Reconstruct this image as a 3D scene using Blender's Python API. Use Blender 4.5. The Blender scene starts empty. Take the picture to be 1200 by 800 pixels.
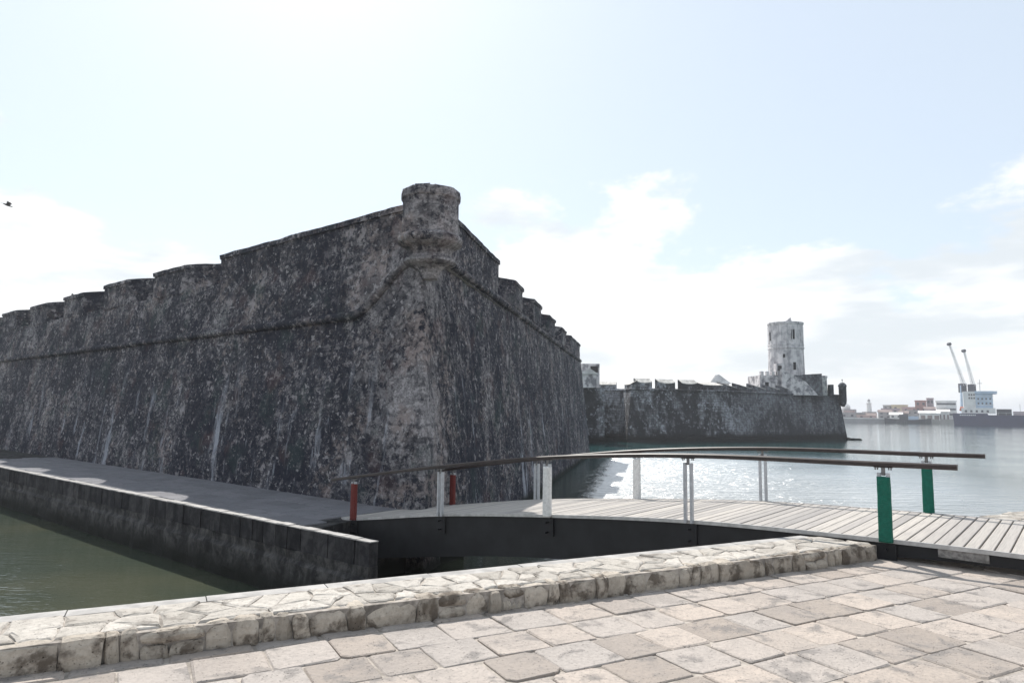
import bpy, math, random
from mathutils import Vector, Matrix, noise
R = math.radians
random.seed(11)
C = bpy.context.scene.collection
SC = bpy.context.scene

# ------------------------------------------------------------------ camera, sky, sun, exposure
PITCH, ROLL = math.atan(81 / 800.0), R(0.7)
cam = bpy.data.cameras.new('camera')
cam.lens, cam.sensor_width = 24.0, 36.0
cam.clip_start, cam.clip_end = 0.1, 12000
cam_o = bpy.data.objects.new('camera', cam); C.objects.link(cam_o)
_f = Vector((0, math.cos(PITCH), math.sin(PITCH))); _u = Vector((0, -math.sin(PITCH), math.cos(PITCH))); _r = Vector((1, 0, 0))
_rt = _r * math.cos(ROLL) + _u * math.sin(ROLL); _up = -_r * math.sin(ROLL) + _u * math.cos(ROLL)
M = Matrix((_rt, _up, -_f)).transposed().to_4x4(); M.translation = (0, 0, 1.7)
cam_o.matrix_world = M
SC.camera = cam_o

SUN_AZ, SUN_EL = R(-19), R(48.3)            # measured from +Y, negative to the left
sd = Vector((math.sin(SUN_AZ) * math.cos(SUN_EL), math.cos(SUN_AZ) * math.cos(SUN_EL), math.sin(SUN_EL)))
sun = bpy.data.lights.new('sun', 'SUN'); sun.energy = 3.6; sun.angle = R(0.5); sun.color = (1, 0.96, 0.90)
sun_o = bpy.data.objects.new('sun', sun); C.objects.link(sun_o)
sun_o.rotation_euler = (-sd).to_track_quat('-Z', 'Y').to_euler()

SC.view_settings.view_transform = 'Standard'; SC.view_settings.look = 'None'
SC.view_settings.gamma = 1; SC.view_settings.exposure = 0.75
SC.cycles.use_denoising = True
SC.cycles.max_bounces = 6
SC.cycles.volume_bounces = 0
SC.cycles.sample_clamp_indirect = 8


class NT:
    """small node-tree writer"""
    def __init__(s, tree): s.t = tree; s.t.nodes.clear()
    def n(s, typ, ins=None, **kw):
        nd = s.t.nodes.new(typ)
        for k, v in kw.items(): setattr(nd, k, v)
        for k, v in (ins or {}).items(): s.set(nd, k, v)
        return nd
    def set(s, nd, k, v):
        i = nd.inputs[k]
        if isinstance(v, bpy.types.NodeSocket): s.t.links.new(v, i)
        elif isinstance(v, bpy.types.Node): s.t.links.new(v.outputs[0], i)
        elif isinstance(v, (tuple, list)) and i.type == 'RGBA' and len(v) == 3: i.default_value = (*v, 1)
        else: i.default_value = v
    def noise(s, vec, scale, detail=4, rough=.55, dist=0): return s.n('ShaderNodeTexNoise', {'Vector': vec, 'Scale': scale, 'Detail': detail, 'Roughness': rough, 'Distortion': dist}).outputs[0]
    def map(s, vec, scale=(1, 1, 1), loc=(0, 0, 0)): return s.n('ShaderNodeMapping', {'Vector': vec, 'Scale': scale, 'Location': loc}).outputs[0]
    def ramp(s, fac, a, b, va=0., vb=1.):
        return s.n('ShaderNodeMapRange', {0: fac, 1: a, 2: b, 3: va, 4: vb}, interpolation_type='SMOOTHSTEP').outputs[0]
    def mix(s, fac, a, b, mode='MIX'):
        m = s.n('ShaderNodeMix', data_type='RGBA', blend_type=mode)
        s.set(m, 0, fac); s.set(m, 6, a); s.set(m, 7, b); return m.outputs[2]
    def m(s, op, a, b=0., c=None):
        nd = s.n('ShaderNodeMath', operation=op); s.set(nd, 0, a); s.set(nd, 1, b)
        if c is not None: s.set(nd, 2, c)
        return nd.outputs[0]
    def pos(s): return s.n('ShaderNodeNewGeometry').outputs['Position']
    def rnd(s): return s.n('ShaderNodeObjectInfo').outputs['Random']


world = bpy.data.worlds.new('World'); SC.world = world; world.use_nodes = True
w = NT(world.node_tree)
sky = w.n('ShaderNodeTexSky', sky_type='NISHITA', sun_disc=False, sun_elevation=SUN_EL, sun_rotation=SUN_AZ,
          altitude=0, air_density=1.0, dust_density=1.0, ozone_density=2.0)
gen = w.n('ShaderNodeTexCoord').outputs['Generated']
sep = w.n('ShaderNodeSeparateXYZ', {0: gen})
el = sep.outputs[2]
cn = w.noise(w.map(gen, (1.7, 1.7, 3.6), (2.1, .4, .6)), 1.5, 10, .60, .12)
dens = w.m('ADD', cn, w.m('MULTIPLY', w.m('SUBTRACT', .228, el), 1.2))    # banks of cumulus thicken towards the horizon
mask = w.m('MULTIPLY', w.ramp(dens, .475, .545), w.ramp(el, -.02, .03))
shade = w.noise(w.map(gen, (1.6, 1.6, 6.5), (3.1, .2, 1.4)), 2.0, 7, .56)
ccol = w.mix(w.ramp(shade, .42, .58), (5.35, 5.7, 5.95), (7.5, 7.5, 7.45))
veil = w.mix(.62, sky.outputs[0], (5.95, 6.55, 6.95))                        # thin high haze over the whole sky
skyc = w.mix(w.m('MULTIPLY', mask, .85), veil, ccol)
bg = w.n('ShaderNodeBackground', {'Color': skyc, 'Strength': 0.091})
w.t.links.new(bg.outputs[0], w.n('ShaderNodeOutputWorld').inputs[0])


# ------------------------------------------------------------------ object helpers
def mesh_obj(name, v, f, mat=None, parent=None, smooth=False):
    me = bpy.data.meshes.new(name); me.from_pydata([tuple(p) for p in v], [], f); me.update()
    if mat: me.materials.append(mat)
    if smooth: me.polygons.foreach_set('use_smooth', [True] * len(me.polygons))
    o = bpy.data.objects.new(name, me); C.objects.link(o)
    if parent: o.parent = parent; o.matrix_parent_inverse = Matrix.Translation(parent.location).inverted() if False else Matrix.Identity(4)
    return o

def tag(o, label=None, cat=None, group=None, kind=None):
    if label: o['label'] = label
    if cat: o['category'] = cat
    if group: o['group'] = group
    if kind: o['kind'] = kind
    return o

def empty(name, label=None, cat=None, group=None, loc=(0, 0, 0), kind=None):
    o = bpy.data.objects.new(name, None); C.objects.link(o); o.location = loc; o.empty_display_size = .2
    return tag(o, label, cat, group, kind)

class MB:
    """collects shapes into one mesh; all shapes are given relative to `org`"""
    def __init__(s, org=(0, 0, 0)): s.v = []; s.f = []; s.o = Vector(org)
    def add(s, v, f):
        b = len(s.v); s.v += [Vector(p) - s.o for p in v]; s.f += [tuple(i + b for i in q) for q in f]; return s
    def hexa(s, c): return s.add(c, [(0, 3, 2, 1), (4, 5, 6, 7), (0, 1, 5, 4), (1, 2, 6, 5), (2, 3, 7, 6), (3, 0, 4, 7)])
    def box(s, x0, x1, y0, y1, z0, z1): return s.hexa([(x0, y0, z0), (x1, y0, z0), (x1, y1, z0), (x0, y1, z0), (x0, y0, z1), (x1, y0, z1), (x1, y1, z1), (x0, y1, z1)])
    def tube(s, p, q, r0, r1=None, n=8, cap=True):
        p, q = Vector(p), Vector(q); r1 = r0 if r1 is None else r1
        a = (q - p).normalized(); b = a.orthogonal().normalized(); c = a.cross(b)
        v = []
        for P, r in ((p, r0), (q, r1)):
            for i in range(n):
                t = 2 * math.pi * i / n; v.append(P + (b * math.cos(t) + c * math.sin(t)) * r)
        f = [(i, (i + 1) % n, n + (i + 1) % n, n + i) for i in range(n)]
        if cap: f += [tuple(range(n - 1, -1, -1)), tuple(range(n, 2 * n))]
        return s.add(v, f)
    def lathe(s, cx, cy, prof, n=24, jit=0, cap=True):
        v = []
        for r, z in prof:
            for i in range(n):
                t = 2 * math.pi * i / n; p = Vector((cx + r * math.cos(t), cy + r * math.sin(t), z))
                if jit: p += Vector((math.cos(t), math.sin(t), .5)) * jit * noise.noise(p * 3.1)
                v.append(p)
        f = []
        for k in range(len(prof) - 1):
            for i in range(n):
                j = (i + 1) % n; f.append((k * n + i, k * n + j, (k + 1) * n + j, (k + 1) * n + i))
        if cap: f += [tuple(range(n - 1, -1, -1)), tuple((len(prof) - 1) * n + i for i in range(n))]
        return s.add(v, f)
    def build(s, name, mat, parent=None, smooth=False): return mesh_obj(name, s.v, s.f, mat, parent, smooth)

def nv(p, amp, freq):
    q = Vector(p) * freq
    d = noise.noise_vector(q) + .5 * noise.noise_vector(q * 2.7 + Vector((7, 3, 1)))
    return Vector(p) + d * amp

def rough_hexa(mb, c, n, amp=.02, freq=2.):
    """eight corners (bottom ring, top ring); surfaces gridded n=(nx,ny,nz) and roughened in world space"""
    c = [Vector(p) for p in c]
    def tri(u, v, w_):
        a = c[0].lerp(c[1], u); b = c[3].lerp(c[2], u); lo = a.lerp(b, v)
        a = c[4].lerp(c[5], u); b = c[7].lerp(c[6], u); hi = a.lerp(b, v)
        return lo.lerp(hi, w_)
    def face(fn, na, nb):
        v = [nv(fn(i / na, j / nb), amp, freq) for j in range(nb + 1) for i in range(na + 1)]
        f = [(j * (na + 1) + i, j * (na + 1) + i + 1, (j + 1) * (na + 1) + i + 1, (j + 1) * (na + 1) + i) for j in range(nb) for i in range(na)]
        mb.add(v, f)
    nx, ny, nz = n
    face(lambda a, b: tri(a, 0, b), nx, nz); face(lambda a, b: tri(1 - a, 1, b), nx, nz)
    face(lambda a, b: tri(1, a, b), ny, nz); face(lambda a, b: tri(0, 1 - a, b), ny, nz)
    face(lambda a, b: tri(a, b, 1), nx, ny); face(lambda a, b: tri(a, 1 - b, 0), nx, ny)

def V2(p, z): return Vector((p[0], p[1], z))


# ------------------------------------------------------------------ materials
def material(name):
    m = bpy.data.materials.new(name); m.use_nodes = True
    return m, NT(m.node_tree)

def finish(t, col, rough=.9, bump=None, bstr=.4, bdist=.02, spec=.3, metal=0., **kw):
    b = t.n('ShaderNodeBsdfPrincipled', {'Base Color': col, 'Roughness': rough, 'Specular IOR Level': spec, 'Metallic': metal})
    for k, v in kw.items(): t.set(b, k.replace('_', ' '), v)
    if bump is not None: t.set(b, 'Normal', t.n('ShaderNodeBump', {'Height': bump, 'Strength': bstr, 'Distance': bdist}))
    t.t.links.new(b.outputs[0], t.n('ShaderNodeOutputMaterial').inputs[0])

def plain(name, col, rough=.7, var=.15, scale=6., spec=.3, metal=0., bump=0.):
    m, t = material(name); p = t.pos()
    n = t.noise(p, scale, 5, .6)
    c = t.mix(t.ramp(n, .3, .7), tuple(x * (1 - var) for x in col), tuple(min(1, x * (1 + var)) for x in col))
    finish(t, c, rough, n if bump else None, bump, .01, spec, metal)
    return m

def fort_material(name, dark, mid, light, light_lo, streak=.5, corner=None):
    m, t = material(name); p = t.pos()
    z = t.n('ShaderNodeSeparateXYZ', {0: p}).outputs[2]
    big = t.noise(t.map(p, (.42, .42, .30)), 1., 5, .6, .5)
    mot = t.noise(t.map(p, (1, 1, 1.25)), 4.6, 10, .74, .15)
    fine = t.noise(t.map(p, (1, 1, 1.1)), 14., 6, .72)
    vst = t.noise(t.map(p, (2.6, 2.6, .2)), 1.3, 8, .68, .2)
    col = t.mix(t.ramp(t.m('ADD', t.m('MULTIPLY', mot, .74), t.m('MULTIPLY', big, .26)), .40, .62), dark, mid)
    pat = t.m('ADD', t.m('MULTIPLY', t.noise(t.map(p, (1, 1, 1.2), (4, 2, 9)), 4.2, 11, .76, .2), .66), t.m('MULTIPLY', big, .34))
    lo = light_lo
    dx = t.n('ShaderNodeVectorMath', {0: t.map(p, (1, 1, 0)), 1: corner}, operation='DISTANCE').outputs['Value']
    lo = t.m('SUBTRACT', light_lo, t.m('MULTIPLY', t.ramp(t.m('ADD', dx, t.m('MULTIPLY', big, 2.)), 5.2, 1.2), .085))
    lo = t.m('SUBTRACT', lo, t.m('MULTIPLY', t.ramp(z, 3.6, 4.6), .014))
    pm = t.n('ShaderNodeMapRange', {0: pat, 1: t.m('SUBTRACT', lo, .02), 2: t.m('ADD', lo, .06), 3: 0., 4: 1.}, interpolation_type='SMOOTHSTEP').outputs[0]
    lc = t.mix(t.ramp(fine, .36, .62), tuple(x * .45 for x in light), light)
    lc = t.mix(t.ramp(t.noise(p, .7, 3), .46, .58), lc, tuple(light[i] * (.95, .84, .78)[i] for i in range(3)))
    col = t.mix(t.m('MULTIPLY', pm, .66), col, lc)
    pl = t.m('ADD', t.m('MULTIPLY', t.noise(t.map(p, (1, 1, 1.15), (3, 8, 1)), 1.9, 10, .66, .35), .7), t.m('MULTIPLY', t.noise(p, 5.5, 6, .7), .3))
    plm = t.m('MULTIPLY', t.ramp(t.m('ADD', pl, t.ramp(z, 4.0, 4.8, 0, .02)), .548, .60), t.ramp(fine, .30, .52, .45, 1.))
    col = t.mix(t.m('MULTIPLY', plm, .62), col, tuple(light[i] * (1.08, 1.06, 1.06)[i] for i in range(3)))
    crs = t.noise(t.map(p, (.35, .35, 4.2), (2, 2, 2)), 1., 4, .6)
    col = t.mix(t.m('MULTIPLY', t.ramp(crs, .56, .66), .45), col, tuple(x * .95 for x in dark))
    fl = t.noise(t.map(p, (1, 1, 1.15), (1, 5, 2)), 8.5, 8, .75)
    flm = t.m('MULTIPLY', t.ramp(t.m('ADD', fl, t.m('MULTIPLY', big, .22)), .655, .75), .75)
    col = t.mix(flm, col, tuple(x * 1.05 for x in light))
    blob = t.noise(t.map(p, (1, 1, 1.2), (2, 7, 5)), 1.5, 8, .68, .3)
    col = t.mix(t.m('MULTIPLY', t.ramp(blob, .49, .60), .62), col, tuple(x * .95 for x in dark))
    col = t.mix(t.m('MULTIPLY', t.ramp(vst, .56, .70), .15), col, tuple(x * .95 for x in dark))
    broad = t.noise(t.map(p, (1, 1, .9), (5, 5, 8)), .62, 6, .6, .5)
    col = t.mix(t.m('MULTIPLY', t.m('MULTIPLY', t.ramp(broad, .47, .60), .6), t.ramp(dx, .6, 2.6)), col, tuple(x * 1.1 for x in dark))
    fk = t.noise(t.map(p, (1, 1, 1.2), (8, 2, 4)), 5.2, 5, .62, .15)
    col = t.mix(t.m('MULTIPLY', t.ramp(t.m('ADD', fk, t.m('MULTIPLY', big, .2)), .70, .745), .72), col, light)
    col = t.mix(t.m('MULTIPLY', t.ramp(t.noise(t.map(p, (2.4, 2.4, .16), (6, 6, 0)), 1.6, 7, .7), .60, .72), .16), col, light)
    lime = t.m('MULTIPLY', t.ramp(t.noise(t.map(p, (1.1, 1.1, .10), (9, 3, 1)), 1.7, 8, .70), .54, .64), t.ramp(t.noise(p, .33, 2), .44, .56))
    lime = t.m('MULTIPLY', lime, t.ramp(z, 3.8, 1.0))
    col = t.mix(t.m('MULTIPLY', t.m('MULTIPLY', lime, t.ramp(fine, .3, .5, .5, 1.)), streak), col, (.40, .42, .47))
    col = t.mix(t.m('MULTIPLY', t.ramp(t.noise(p, .8, 4, .6), .55, .68), .28), col, (.05, .085, .075))
    col = t.mix(t.m('MULTIPLY', t.ramp(t.noise(t.map(p, (1, 1, 1), (8, 1, 3)), .9, 4, .6), .57, .68), .25), col, (.13, .07, .065))
    col = t.mix(t.ramp(z, -1.55, -1.95), col, (.018, .02, .018))         # wet weed line at the water
    h = t.m('ADD', mot, t.m('MULTIPLY', fine, .5))
    h = t.m('ADD', h, t.m('MULTIPLY', pm, .3))
    finish(t, col, .95, h, 1., .05, .15)
    return m

M_fort = fort_material('stained_fort_plaster', (.018, .020, .031), (.090, .089, .104), (.41, .39, .395), .530, .8, (-2.1, 16.6, 0))  # dark tones tinted blue, the cast of skylit shade put into the stain colour
def far_fort_material():
    m, t = material('far_fort_masonry'); p = t.pos()
    s = t.n('ShaderNodeSeparateXYZ', {0: p})
    u = t.m('ADD', t.m('MULTIPLY', s.outputs[0], .86), t.m('MULTIPLY', s.outputs[1], .5))
    wob = t.noise(p, 1.1, 4, .6)
    uv = t.n('ShaderNodeCombineXYZ', {0: t.m('ADD', u, t.m('MULTIPLY', wob, .5)), 1: t.m('ADD', s.outputs[2], t.m('MULTIPLY', wob, .22)), 2: 0.})
    br = t.n('ShaderNodeTexBrick', {'Vector': uv, 'Color1': (.17, .175, .19), 'Color2': (.31, .32, .34), 'Mortar': (.075, .075, .08), 'Scale': 1., 'Mortar Size': .035, 'Mortar Smooth': .6, 'Bias': -.1, 'Brick Width': .74, 'Row Height': .33})
    big = t.noise(t.map(p, (.16, .16, .13)), 1., 5, .62, .6)
    mot = t.noise(t.map(p, (1, 1, .6)), 1.1, 8, .7)
    vst = t.noise(t.map(p, (.6, .6, .05), (3, 0, 0)), 1., 5, .6)
    dk = t.m('ADD', t.m('MULTIPLY', big, .55), t.m('MULTIPLY', mot, .45))
    col = t.mix(t.ramp(dk, .45, .57), (.036, .036, .04), br.outputs[0])
    col = t.mix(t.m('MULTIPLY', t.ramp(vst, .47, .6), .75), col, (.03, .03, .033))
    fleck = t.noise(t.map(p, (1, 1, .8), (3, 3, 3)), 2.6, 6, .7)
    col = t.mix(t.m('MULTIPLY', t.ramp(t.m('ADD', fleck, t.m('MULTIPLY', big, .5)), .78, .90), .7), col, (.42, .44, .48))
    xr = t.ramp(s.outputs[0], 26, 33)                                        # the right-hand face is toned darker
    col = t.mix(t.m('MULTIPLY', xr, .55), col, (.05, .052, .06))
    col = t.mix(t.ramp(s.outputs[2], -.6, -1.5), col, (.02, .02, .02))
    h = t.m('ADD', mot, t.m('MULTIPLY', br.outputs['Fac'], -.5))
    finish(t, col, .95, h, .8, .08, .15)
    return m
M_far = far_fort_material()

def tower_material():
    m, t = material('stained_lime_wash'); p = t.pos()
    v = t.noise(t.map(p, (1.5, 1.5, .12)), 1., 6, .65)
    n = t.noise(p, 1.1, 8, .65)
    z = t.n('ShaderNodeSeparateXYZ', {0: p}).outputs[2]
    col = t.mix(t.ramp(n, .42, .62), (.62, .60, .60), (.38, .37, .385))
    col = t.mix(t.m('MULTIPLY', t.ramp(v, .48, .66), .75), col, (.20, .195, .21))
    col = t.mix(t.m('MULTIPLY', t.ramp(t.m('ADD', n, t.ramp(z, 9.5, 6.5, 0, .10)), .60, .70), .6), col, (.10, .10, .115))
    finish(t, col, .9, n, .5, .05, .2)
    return m
M_tower = tower_material()

def stone_material(name, base, base2, stain, grit=26., spec=.25, stain_lo=.56, rnd=.5):
    m, t = material(name); p = t.pos(); r = t.rnd()
    sh = t.n('ShaderNodeCombineXYZ', {0: t.m('MULTIPLY', r, 31.), 1: t.m('MULTIPLY', r, 17.), 2: r})
    q = t.n('ShaderNodeVectorMath', {0: p, 1: sh.outputs[0]}, operation='ADD').outputs[0]
    g = t.noise(q, grit, 6, .68); n = t.noise(q, 4.2, 7, .62, .3); l = t.noise(q, 1.3, 4, .5)
    c = t.mix(t.ramp(r, 0, 1), base, base2)
    c = t.mix(t.m('MULTIPLY', t.ramp(t.m('FRACT', t.m('MULTIPLY', r, 7.31)), .5, 1.), rnd), c, tuple(x * .62 for x in base))
    c = t.mix(t.ramp(g, .36, .66, .0, .42), c, tuple(x * .62 for x in base2))
    c = t.mix(t.m('MULTIPLY', t.ramp(n, stain_lo, stain_lo + .14), .8), c, stain)
    c = t.mix(t.m('MULTIPLY', t.ramp(l, .5, .72), .3), c, tuple(x * .9 for x in stain))
    ws = t.m('MULTIPLY', t.ramp(t.noise(p, .9, 6, .65, .3), .50, .66), .38)
    c = t.mix(ws, c, tuple(x * 1.25 for x in stain))
    pit = t.ramp(t.n('ShaderNodeTexVoronoi', {'Vector': q, 'Scale': 38.}).outputs[0], .10, .22)
    c = t.mix(t.m('MULTIPLY', t.m('SUBTRACT', 1., pit), t.ramp(n, .42, .6, 0., .8)), c, tuple(x * .35 for x in stain))
    h = t.m('ADD', t.m('ADD', t.m('MULTIPLY', g, .35), n), t.m('MULTIPLY', pit, .25))
    finish(t, c, .88, h, .9, .026, spec)
    return m
M_pave = stone_material('worn_limestone_paving', (.47, .40, .345), (.40, .36, .33), (.185, .17, .16), 30., rnd=.85, stain_lo=.515)
M_flag = stone_material('bleached_coral_stone', (.54, .50, .45), (.44, .405, .36), (.17, .15, .13), 20., rnd=.35, stain_lo=.515)
M_kerb = stone_material('mould_stained_coral_stone', (.54, .475, .40), (.44, .385, .32), (.070, .052, .038), 24., rnd=.4, stain_lo=.475)
M_grout = plain('sandy_grout', (.33, .295, .26), .95, .35, 9., .1, 0, .5)
M_mortar = plain('lime_mortar', (.30, .27, .24), .95, .5, 8., .1, 0, .6)
M_coping = plain('grey_concrete', (.36, .345, .33), .85, .22, 5., .2, 0, .3)
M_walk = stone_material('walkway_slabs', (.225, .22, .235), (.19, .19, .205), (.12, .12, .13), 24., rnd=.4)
def quay_material(name, base, dark):
    m, t = material(name); p = t.pos(); z = t.n('ShaderNodeSeparateXYZ', {0: p}).outputs[2]
    n = t.noise(t.map(p, (1, 1, .8)), 3.2, 9, .7, .3); v = t.noise(t.map(p, (2, 2, .2)), 1.5, 5, .6)
    c = t.mix(t.ramp(n, .38, .66), dark, base)
    c = t.mix(t.m('MULTIPLY', t.ramp(v, .5, .66), .6), c, tuple(x * .6 for x in dark))
    c = t.mix(1., c, t.mix(t.rnd(), (.62, .62, .64), (1.35, 1.32, 1.3)), 'MULTIPLY')
    c = t.mix(t.ramp(z, -1.35, -1.85), c, (.012, .013, .011))
    finish(t, c, .93, n, .9, .05, .15)
    return m
M_quay = quay_material('sooty_quay_concrete', (.135, .13, .125), (.032, .032, .033))
M_block = quay_material('tarred_quay_blocks', (.062, .06, .062), (.022, .022, .025))

def plank_material():
    m, t = material('weathered_grey_planks'); p = t.pos(); r = t.rnd()
    # grain runs across the bridge
    rot = t.n('ShaderNodeVectorRotate', {'Vector': p, 'Angle': R(-50.3)}, rotation_type='Z_AXIS').outputs[0]
    sh = t.n('ShaderNodeVectorMath', {0: rot, 1: t.n('ShaderNodeCombineXYZ', {0: t.m('MULTIPLY', r, 40.), 1: r, 2: 0.}).outputs[0]}, operation='ADD').outputs[0]
    g = t.noise(t.map(sh, (1.2, 38, 10)), 1.6, 5, .6); n = t.noise(sh, 2.4, 5, .6)
    c = t.mix(r, (.46, .425, .385), (.355, .33, .31))
    c = t.mix(t.m('MULTIPLY', t.ramp(t.m('FRACT', t.m('MULTIPLY', r, 9.7)), .72, .95), .6), c, (.23, .22, .215))
    c = t.mix(t.ramp(g, .4, .68, 0, .45), c, (.22, .205, .195))
    c = t.mix(t.ramp(n, .5, .75, 0, .35), c, (.30, .285, .27))
    finish(t, c, .82, g, .5, .006, .25)
    return m
M_plank = plank_material()
M_steel = plain('dark_painted_steel', (.013, .013, .015), .6, .3, 3., .35)
M_rail = plain('dark_stained_handrail', (.034, .024, .022), .42, .3, 9., .4)
M_bar = plain('galvanised_bar', (.42, .43, .45), .5, .12, 14., .5, .35)
M_sad = plain('dull_steel_fitting', (.16, .155, .155), .5, .2, 14., .5, .3)
M_trim = plain('aluminium_trim', (.45, .44, .43), .55, .2, 8., .5, .3)
def wrap_material(name, col):
    m, t = material(name); p = t.pos()
    z = t.m('SINE', t.m('MULTIPLY', t.n('ShaderNodeSeparateXYZ', {0: p}).outputs[2], 260.))
    n = t.noise(p, 24, 4, .6)
    c = t.mix(t.ramp(n, .3, .7), tuple(x * .78 for x in col), col)
    finish(t, c, .75, t.m('ADD', t.m('MULTIPLY', z, .3), n), .45, .006, .3)
    return m
M_green = wrap_material('green_cord_wrap', (.008, .125, .085)); M_white = wrap_material('white_cord_wrap', (.78, .77, .75)); M_red = wrap_material('red_cord_wrap', (.155, .027, .022))
M_plate = plain('bare_grey_board', (.20, .19, .18), .8, .4, 20., .2, 0, .4)
M_black = plain('dark_opening', (.015, .015, .017), .8, .1)

def water_material():
    m, t = material('harbour_water'); p = t.pos()
    a = t.noise(t.map(p, (.55, 1.5, 1)), 1.25, 4, .6, .3); b = t.noise(t.map(p, (1.0, 2.2, 1), (5, 2, 0)), 3.6, 3, .55)
    l = t.noise(t.map(p, (.06, .1, 1)), 1., 3, .5)
    h = t.m('ADD', t.m('MULTIPLY', a, 1.), t.m('MULTIPLY', b, .32))
    sep_ = t.n('ShaderNodeSeparateXYZ', {0: p})
    wind = t.m('MULTIPLY', t.ramp(sep_.outputs[1], 13, 24), t.ramp(t.m('ADD', sep_.outputs[0], t.m('MULTIPLY', l, 16.)), 42, 22))
    lee = t.m('ADD', t.m('SUBTRACT', sep_.outputs[0], t.m('MULTIPLY', sep_.outputs[1], .2)), t.m('MULTIPLY', t.m('SUBTRACT', t.noise(p, .8, 4, .6), .5), 1.2))   # calm in the lee of the bastion
    wind = t.m('MULTIPLY', t.m('MULTIPLY', wind, t.ramp(lee, -3.5, -2.4)), t.ramp(sep_.outputs[1], 76, 50))
    chop = t.noise(t.map(p, (.6, 1.1, 1), (3, 9, 0)), 1.35, 4, .6, .4)
    h = t.m('ADD', h, t.m('MULTIPLY', t.m('MULTIPLY', chop, wind), 1.1))
    h = t.m('MULTIPLY', t.m('MULTIPLY', h, t.ramp(l, .3, .7, .55, 1.)), t.m('MULTIPLY_ADD', wind, 5.4, .6))
    col = t.mix(t.ramp(t.noise(p, .23, 3), .35, .65), (.042, .053, .038), (.062, .067, .044))
    col = t.mix(t.ramp(sep_.outputs[1], 22, 60), col, (.020, .072, .074))     # deeper, greener harbour
    bump = t.n('ShaderNodeBump', {'Height': h, 'Strength': .8, 'Distance': .07}).outputs[0]
    soft = t.n('ShaderNodeBump', {'Height': h, 'Strength': .35, 'Distance': .03}).outputs[0]
    fr = t.n('ShaderNodeFresnel', {'IOR': t.m('MULTIPLY_ADD', wind, .25, 1.333), 'Normal': soft}).outputs[0]
    body = t.n('ShaderNodeBsdfDiffuse', {'Color': col, 'Normal': soft}); gl = t.n('ShaderNodeBsdfGlossy', {'Color': (1, 1, 1), 'Roughness': t.m('MULTIPLY_ADD', wind, .29, .04), 'Normal': bump})
    mx = t.n('ShaderNodeMixShader', {0: fr, 1: body.outputs[0], 2: gl.outputs[0]})
    t.t.links.new(mx.outputs[0], t.n('ShaderNodeOutputMaterial').inputs[0])
    return m
M_water = water_material()


# ------------------------------------------------------------------ water, sea floor is hidden
ZW = -2.0
_v = [(3500 * math.cos(2 * math.pi * i / 48), 3500 * math.sin(2 * math.pi * i / 48), ZW) for i in range(48)]
tag(mesh_obj('harbour_water', _v, [tuple(range(48))], M_water), 'grey green harbour water with small ripples', kind='structure')

# ------------------------------------------------------------------ near bastion
ZQ = -.65
dL = Vector((-.769, .639)).normalized(); nL = Vector((.639, .769)).normalized()      # along the left face, into the fort
dR = Vector((.197, .98)).normalized(); nR = Vector((-.98, .197)).normalized()
dF = Vector((-.98, .197)).normalized()
B0 = Vector((-1.98, 15.95)); T0 = Vector((-2.32, 17.27)); ZB, ZC = -.65, 5.93
LEN_L, LEN_R = 62., 41.5
bast = empty('bastion', 'dark stained stone bastion with turret stub on its corner beside the footbridge', 'bastion')

def plan_path(P, end_extra):
    """list of (plan point) for left face -> rounded corner -> right face -> rear flank"""
    pts = []
    n = 330
    r = .17
    for i in range(n):
        a = i / (n - 1); t_ = LEN_L * (1 - a) ** 1.25
        if t_ < r: break
        pts.append(P + dL * t_)
    A, Bq = P + dL * r, P + dR * r
    for i in range(1, 7):
        a = i / 7.; pts.append(A * (1 - a) ** 2 + P * 2 * a * (1 - a) + Bq * a * a)
    n = 260
    L = LEN_R + end_extra
    for i in range(n + 1):
        t_ = r + (L - r) * (i / n) ** 1.15; pts.append(P + dR * t_)
    E_ = P + dR * L
    for i in range(1, 30): pts.append(E_ + dF * (i * .6))
    return pts
pb, pt = plan_path(B0, 2.2), plan_path(T0, 0)
k = min(len(pb), len(pt)); pb, pt = pb[:k], pt[:k]
zs = [-2.35 + (ZC + 2.35) * j / 58 for j in range(59)]
vv, ff = [], []
for z in zs:
    a = (z - ZB) / (ZC - ZB)
    for i in range(k):
        p2 = pb[i].lerp(pt[i], a) if a >= 0 else pb[i] + (pb[i] - pt[i]) * (-a)
        p = V2(p2, z)
        d = noise.fractal(p * .9, 1., 2., 3) * .035 + noise.noise(p * 3.6) * .022 + max(0, noise.noise(Vector((p.x * 1.3, p.y * 1.3, p.z * .8)) + Vector((9, 9, 9)))) * .05
        d *= .35 + .65 * min(1, (p2 - pb[i].lerp(pt[i], a) ).length + min(1, ((p2 - B0.lerp(T0, max(a, 0))).length) / 1.5))
        j0, j1 = max(0, i - 1), min(k - 1, i + 1)
        tg = (pb[j1] - pb[j0]).normalized(); out = Vector((-tg.y, tg.x))
        out = -out
        if (out.dot(Vector((0.2, -1))) < 0 and i < k - 40): out = -out
        vv.append(p + Vector((out.x, out.y, 0)) * d)
for j in range(len(zs) - 1):
    for i in range(k - 1):
        b = j * k + i; ff.append((b, b + 1, b + k + 1, b + k))
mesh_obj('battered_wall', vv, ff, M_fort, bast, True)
# terreplein
Lend, Rend = T0 + dL * LEN_L, T0 + dR * LEN_R
mb = MB(); ring = [T0 + nL * .3 + dR * .3, Rend + nR * .3, Rend + dF * 18, Lend + nL * 30, Lend + nL * .3]
mb.add([V2(p, 5.7) for p in ring] + [V2(p, -2.2) for p in (Rend + dF * 17.3, Lend + nL * 30, Lend)] , [(0, 1, 2, 3, 4)])
mb.build('terreplein', M_coping, bast)

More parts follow.
